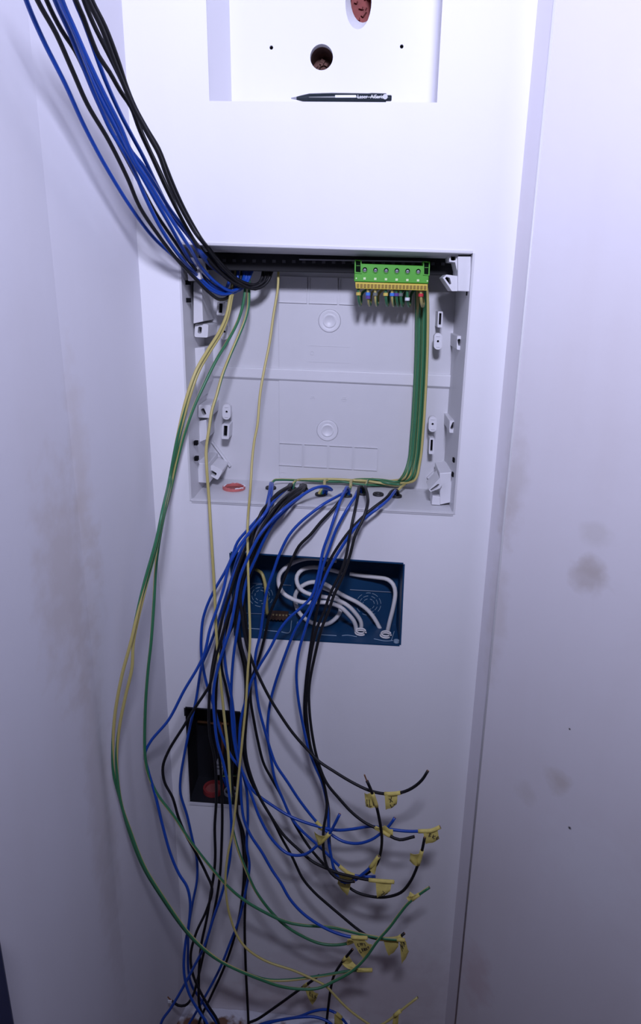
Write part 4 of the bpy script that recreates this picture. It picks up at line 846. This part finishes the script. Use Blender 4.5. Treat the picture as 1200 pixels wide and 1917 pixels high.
def tape(w, corners, sleeve=14, lines=(), dy=0.0, curl=0.004, rotate=0.0, hgt=0.24):
    """corners: the flag's four pixels, the first two along the wire"""
    sp = SAMPLES[w.name]
    mx = ((corners[0][0] + corners[1][0]) / 2, (corners[0][1] + corners[1][1]) / 2)
    half = sp[len(sp) // 2:]
    best = min(range(len(half)), key=lambda i: (proj(half[i])[0] - mx[0]) ** 2 + (proj(half[i])[1] - mx[1]) ** 2) + len(sp) // 2
    yw = sp[best].y + dy
    # sleeve wrapped round the wire
    ln = sleeve * 0.0007; lo_ = hi_ = best
    acc = 0
    while lo_ > 0 and acc < ln / 2: acc += (sp[lo_] - sp[lo_ - 1]).length; lo_ -= 1
    acc = 0
    while hi_ < len(sp) - 1 and acc < ln / 2: acc += (sp[hi_] - sp[hi_ + 1]).length; hi_ += 1
    seg = sp[lo_:hi_ + 1]
    if len(seg) < 2: seg = sp[best - 1:best + 1]
    m = MB(); m.tube(seg, WR * 1.35, 10); sl = m.build('tape_label', 'tape', w, smooth=True)
    # flag
    q = [P(x, y, yw) for x, y in corners]
    def S(u, v):
        p = q[0].lerp(q[1], u).lerp(q[3].lerp(q[2], u), v)
        return p + V((0, -curl * math.sin(v * 2.6 + u * 1.1) * v - 0.0012 * math.sin(u * 7 + v * 4), 0))
    NU = NV = 7; vs = []; fs = []
    for sgn in (0, 1):
        for j_ in range(NV):
            for i_ in range(NU): vs.append(S(i_ / (NU - 1), j_ / (NV - 1)) + Y * (0.00035 * sgn))
    for j_ in range(NV - 1):
        for i_ in range(NU - 1):
            a_ = (j_ * NU + i_, j_ * NU + i_ + 1, (j_ + 1) * NU + i_ + 1, (j_ + 1) * NU + i_)
            fs += [a_, tuple(NU * NV + k for k in reversed(a_))]
    rim = list(range(NU)) + [j_ * NU + NU - 1 for j_ in range(1, NV)] + [(NV - 1) * NU + i_ for i_ in range(NU - 2, -1, -1)] + [j_ * NU for j_ in range(NV - 2, 0, -1)]
    for k in range(len(rim)):
        a_, b_ = rim[k], rim[(k + 1) % len(rim)]; fs.append((a_, b_, NU * NV + b_, NU * NV + a_))
    m = MB(); m.add(vs, fs); fl = m.build('tape_flag', 'tape', w, smooth='auto')
    for (txt, u0, v0, size, ang) in lines:
        m = MB(); ca, sa = math.cos(ang), math.sin(ang); adv = 0
        for ch in txt:
            for st in GLY.get(ch, []):
                pts = []
                for (gx, gy) in st:
                    lx, ly = (adv + gx * 0.75) * size, gy * size
                    u = u0 + lx * ca - ly * sa; v = v0 - (lx * sa + ly * ca)
                    pts.append(S(min(max(u, 0.02), 0.98), min(max(v, 0.02), 0.98)) - Y * 0.0004)
                m.tube(pts, 0.00052, 4)
            adv += 0.98
        if m.v: m.build('handwriting', 'ink', fl)
    return fl
tape(TW['x'], [(720, 1488), (744, 1487), (743, 1509), (722, 1515)], 30, [('X', 0.42, 0.55, 0.32, 0.3), ('L-', 0.5, 0.92, 0.26, 0.4)])
tape(TW['ilr'], [(694, 1484), (702, 1509), (685, 1513), (682, 1483)], 26, [('ILR', 0.8, 0.95, 0.42, 1.45)])
tape(TW['bacc'], [(792, 1557), (819, 1553), (823, 1574), (797, 1579)], 38, [('BKC', 0.30, 0.42, 0.26, -0.5)])
tape(TW['right'], [(789, 1597), (783, 1620), (767, 1615), (768, 1596)], 30)
tape(TW['mid2'], [(595, 1541), (606, 1551), (606, 1556), (596, 1552)], 18)
tape(TW['mid'], [(615, 1566), (603, 1578), (592, 1576), (588, 1553)], 26, curl=0.008)
tape(TW['pairR'], [(700, 1549), (735, 1566), (736, 1556), (720, 1545)], 26, curl=0.003)
tape(TW['trio'], [(660, 1640), (634, 1634), (631, 1660), (650, 1672)], 22, [('X', 0.4, 0.5, 0.2, 0.2)], curl=0.01)
tape(TW['low2'], [(703, 1650), (733, 1652), (727, 1675), (706, 1676)], 40, [('7X', 0.3, 0.75, 0.3, -0.5)], curl=0.010)
tape(TW['stub'], [(690, 1626), (707, 1605), (706, 1618), (702, 1635)], 24, curl=0.004)
tape(TW['low'], [(658, 1757), (682, 1758), (697, 1772), (680, 1793)], 30, [('COP7', 0.18, 0.42, 0.17, -0.15), ('LRNX7', 0.08, 0.72, 0.17, -0.15)], curl=0.003)
tape(TW['cop'], [(717, 1758), (746, 1757), (745, 1778), (728, 1787)], 36, curl=0.006)
EW = [o for o in bpy.data.objects if o.name.startswith('earth_wire') and o.get('group') == FR]
EW.sort(key=lambda o: o.name)
tape(EW[2], [(748, 1760), (760, 1762), (766, 1786), (752, 1802)], 14, [('WX', 0.2, 0.5, 0.42, 0.5)], curl=0.006)
tape(EW[1], [(770, 1687), (783, 1673), (768, 1673), (761, 1680)], 18)
tape(EW[0], [(670, 1817), (690, 1817), (660, 1806), (642, 1803)], 30, curl=0.006)
tape(EW[3], [(652, 1766), (662, 1761), (660, 1756), (650, 1758)], 14)
tape(EW[4], [(747, 1895), (736, 1904), (733, 1925), (744, 1918)], 16)
tape(TW['bot'], [(570, 1850), (582, 1848), (596, 1864), (585, 1881)], 14, [('ELX', 0.25, 0.45, 0.26, -0.8)], curl=0.003)
tape(TW['bot2'], [(652, 1788), (640, 1802), (652, 1815), (668, 1806)], 14, curl=0.004)
tape(TW['botb'], [(640, 1905), (626, 1897), (626, 1925), (645, 1925)], 12)
p = SAMPLES[TW['bare'].name][-1]
m = MB(); m.box(p + V((-0.003, -0.001, 0)), 0.006, 0.0012, 0.005); m.build('tape_label', 'print_white', TW['bare'])

# ------------------------------------------------------------------ cables and fittings in the blue box
def cable(label, px, r=0.0030, name='white_cable', mat='cable_white', group='white cables coiled in the blue box'):
    m = MB(); sp = spline([P(x, y, d) for x, y, d in px], 0.004); m.tube(sp, r, 10); o = m.build(name, mat, None, smooth=True); tag(o, label, 'cable', group); return o
c1 = cable('white cable with the inner coil turn, leaving by the middle of the box floor', [(674, 1190, 0.040), (676, 1166, 0.036), (666, 1149, 0.032), (650, 1133, 0.028), (628, 1122, 0.026), (604, 1117, 0.026), (582, 1113, 0.028), (565, 1105, 0.030), (556, 1091, 0.032), (556, 1078, 0.036), (565, 1067, 0.042), (585, 1062, 0.048), (615, 1066, 0.052), (640, 1072, 0.053)])
c2 = cable('white cable with the widest loop on the left side of the blue box', [(668, 1194, 0.034), (664, 1166, 0.026), (651, 1149, 0.022), (636, 1136, 0.018), (612, 1128, 0.016), (583, 1128, 0.016), (564, 1127, 0.018), (547, 1121, 0.020), (531, 1111, 0.022), (522, 1094, 0.026), (523, 1076, 0.030), (534, 1063, 0.036), (552, 1052, 0.042), (572, 1046, 0.046), (600, 1046, 0.050), (630, 1050, 0.052)])
c3 = cable('white cable bending up the right side of the blue box', [(722, 1198, 0.040), (729, 1166, 0.034), (737, 1133, 0.032), (740, 1109, 0.034), (736, 1094, 0.036), (726, 1085, 0.040), (706, 1081, 0.046), (680, 1078, 0.050), (655, 1074, 0.053)])
c4 = cable('white cable with the round lower coil in the blue box', [(715, 1184, 0.046), (701, 1158, 0.046), (688, 1142, 0.047), (669, 1128, 0.046), (645, 1116, 0.044), (628, 1106, 0.042), (612, 1095, 0.040), (596, 1090, 0.040), (578, 1091, 0.040), (562, 1100, 0.040), (553, 1113, 0.042), (553, 1128, 0.042), (561, 1148, 0.042), (578, 1163, 0.040), (595, 1169, 0.038), (610, 1169, 0.038), (626, 1160, 0.042), (637, 1144, 0.046), (634, 1124, 0.050), (622, 1108, 0.052), (604, 1100, 0.053)])
for o_, (kx, ky) in ((c1, (675, 1187)), (c3, (722, 1192))):
    c = jled(kx, ky); 
    for k in range(2):
        m = MB(); pts = [c + jn * (0.002 + 0.003 * k + 0.001 * math.sin(a)) + X * (0.0075 - 0.001 * k) * math.cos(a) + Y * 0.0055 * math.sin(a) for a in [2 * math.pi * j / 16 for j in range(15)]]
        m.tube(pts, 0.0012, 6); m.build('cable_tie', 'cable_white', o_, smooth=True)
m = MB(); sp = spline([P(478, 1066, 0.050), P(489, 1072, 0.044), P(495, 1087, 0.040), P(498, 1108, 0.038), P(499, 1132, 0.040), P(500, 1150, 0.044)], 0.004); m.tube(sp, 0.0024, 10, uv=True, phase=0.68)
tag(m.build('earth_wire', 'wire_earth', None, smooth=True), 'short yellow earth wire bending down inside the blue box', 'wire')
st = empty('terminal_strip'); tag(st, 'small brown screw terminal strip at the bottom of the blue box', 'terminal strip')
m = MB(); q = [P(x, y, 0.040) for x, y in ((502, 1149), (539, 1151), (539, 1160), (503, 1159))]; m.hexa(q, [p + Y * 0.012 for p in q]); m.build('body', 'terminal_brown', st, bevel=0.0006)
for k in range(6):
    xx = 505.5 + 6.2 * k
    m = MB(); m.lathe(P(xx, 1150.2 + k * 0.3, 0.0405), -Y, [(0, 0.0014), (0.0012, 0.0012)], 10); m.build('screw', 'brass', st)
    m = MB(); m.lathe(P(xx, 1157.3 + k * 0.3, 0.0405), -Y, [(0, 0.0022), (0.0016, 0.0020)], 12); m.build('clamp_barrel', 'terminal_brown', st)
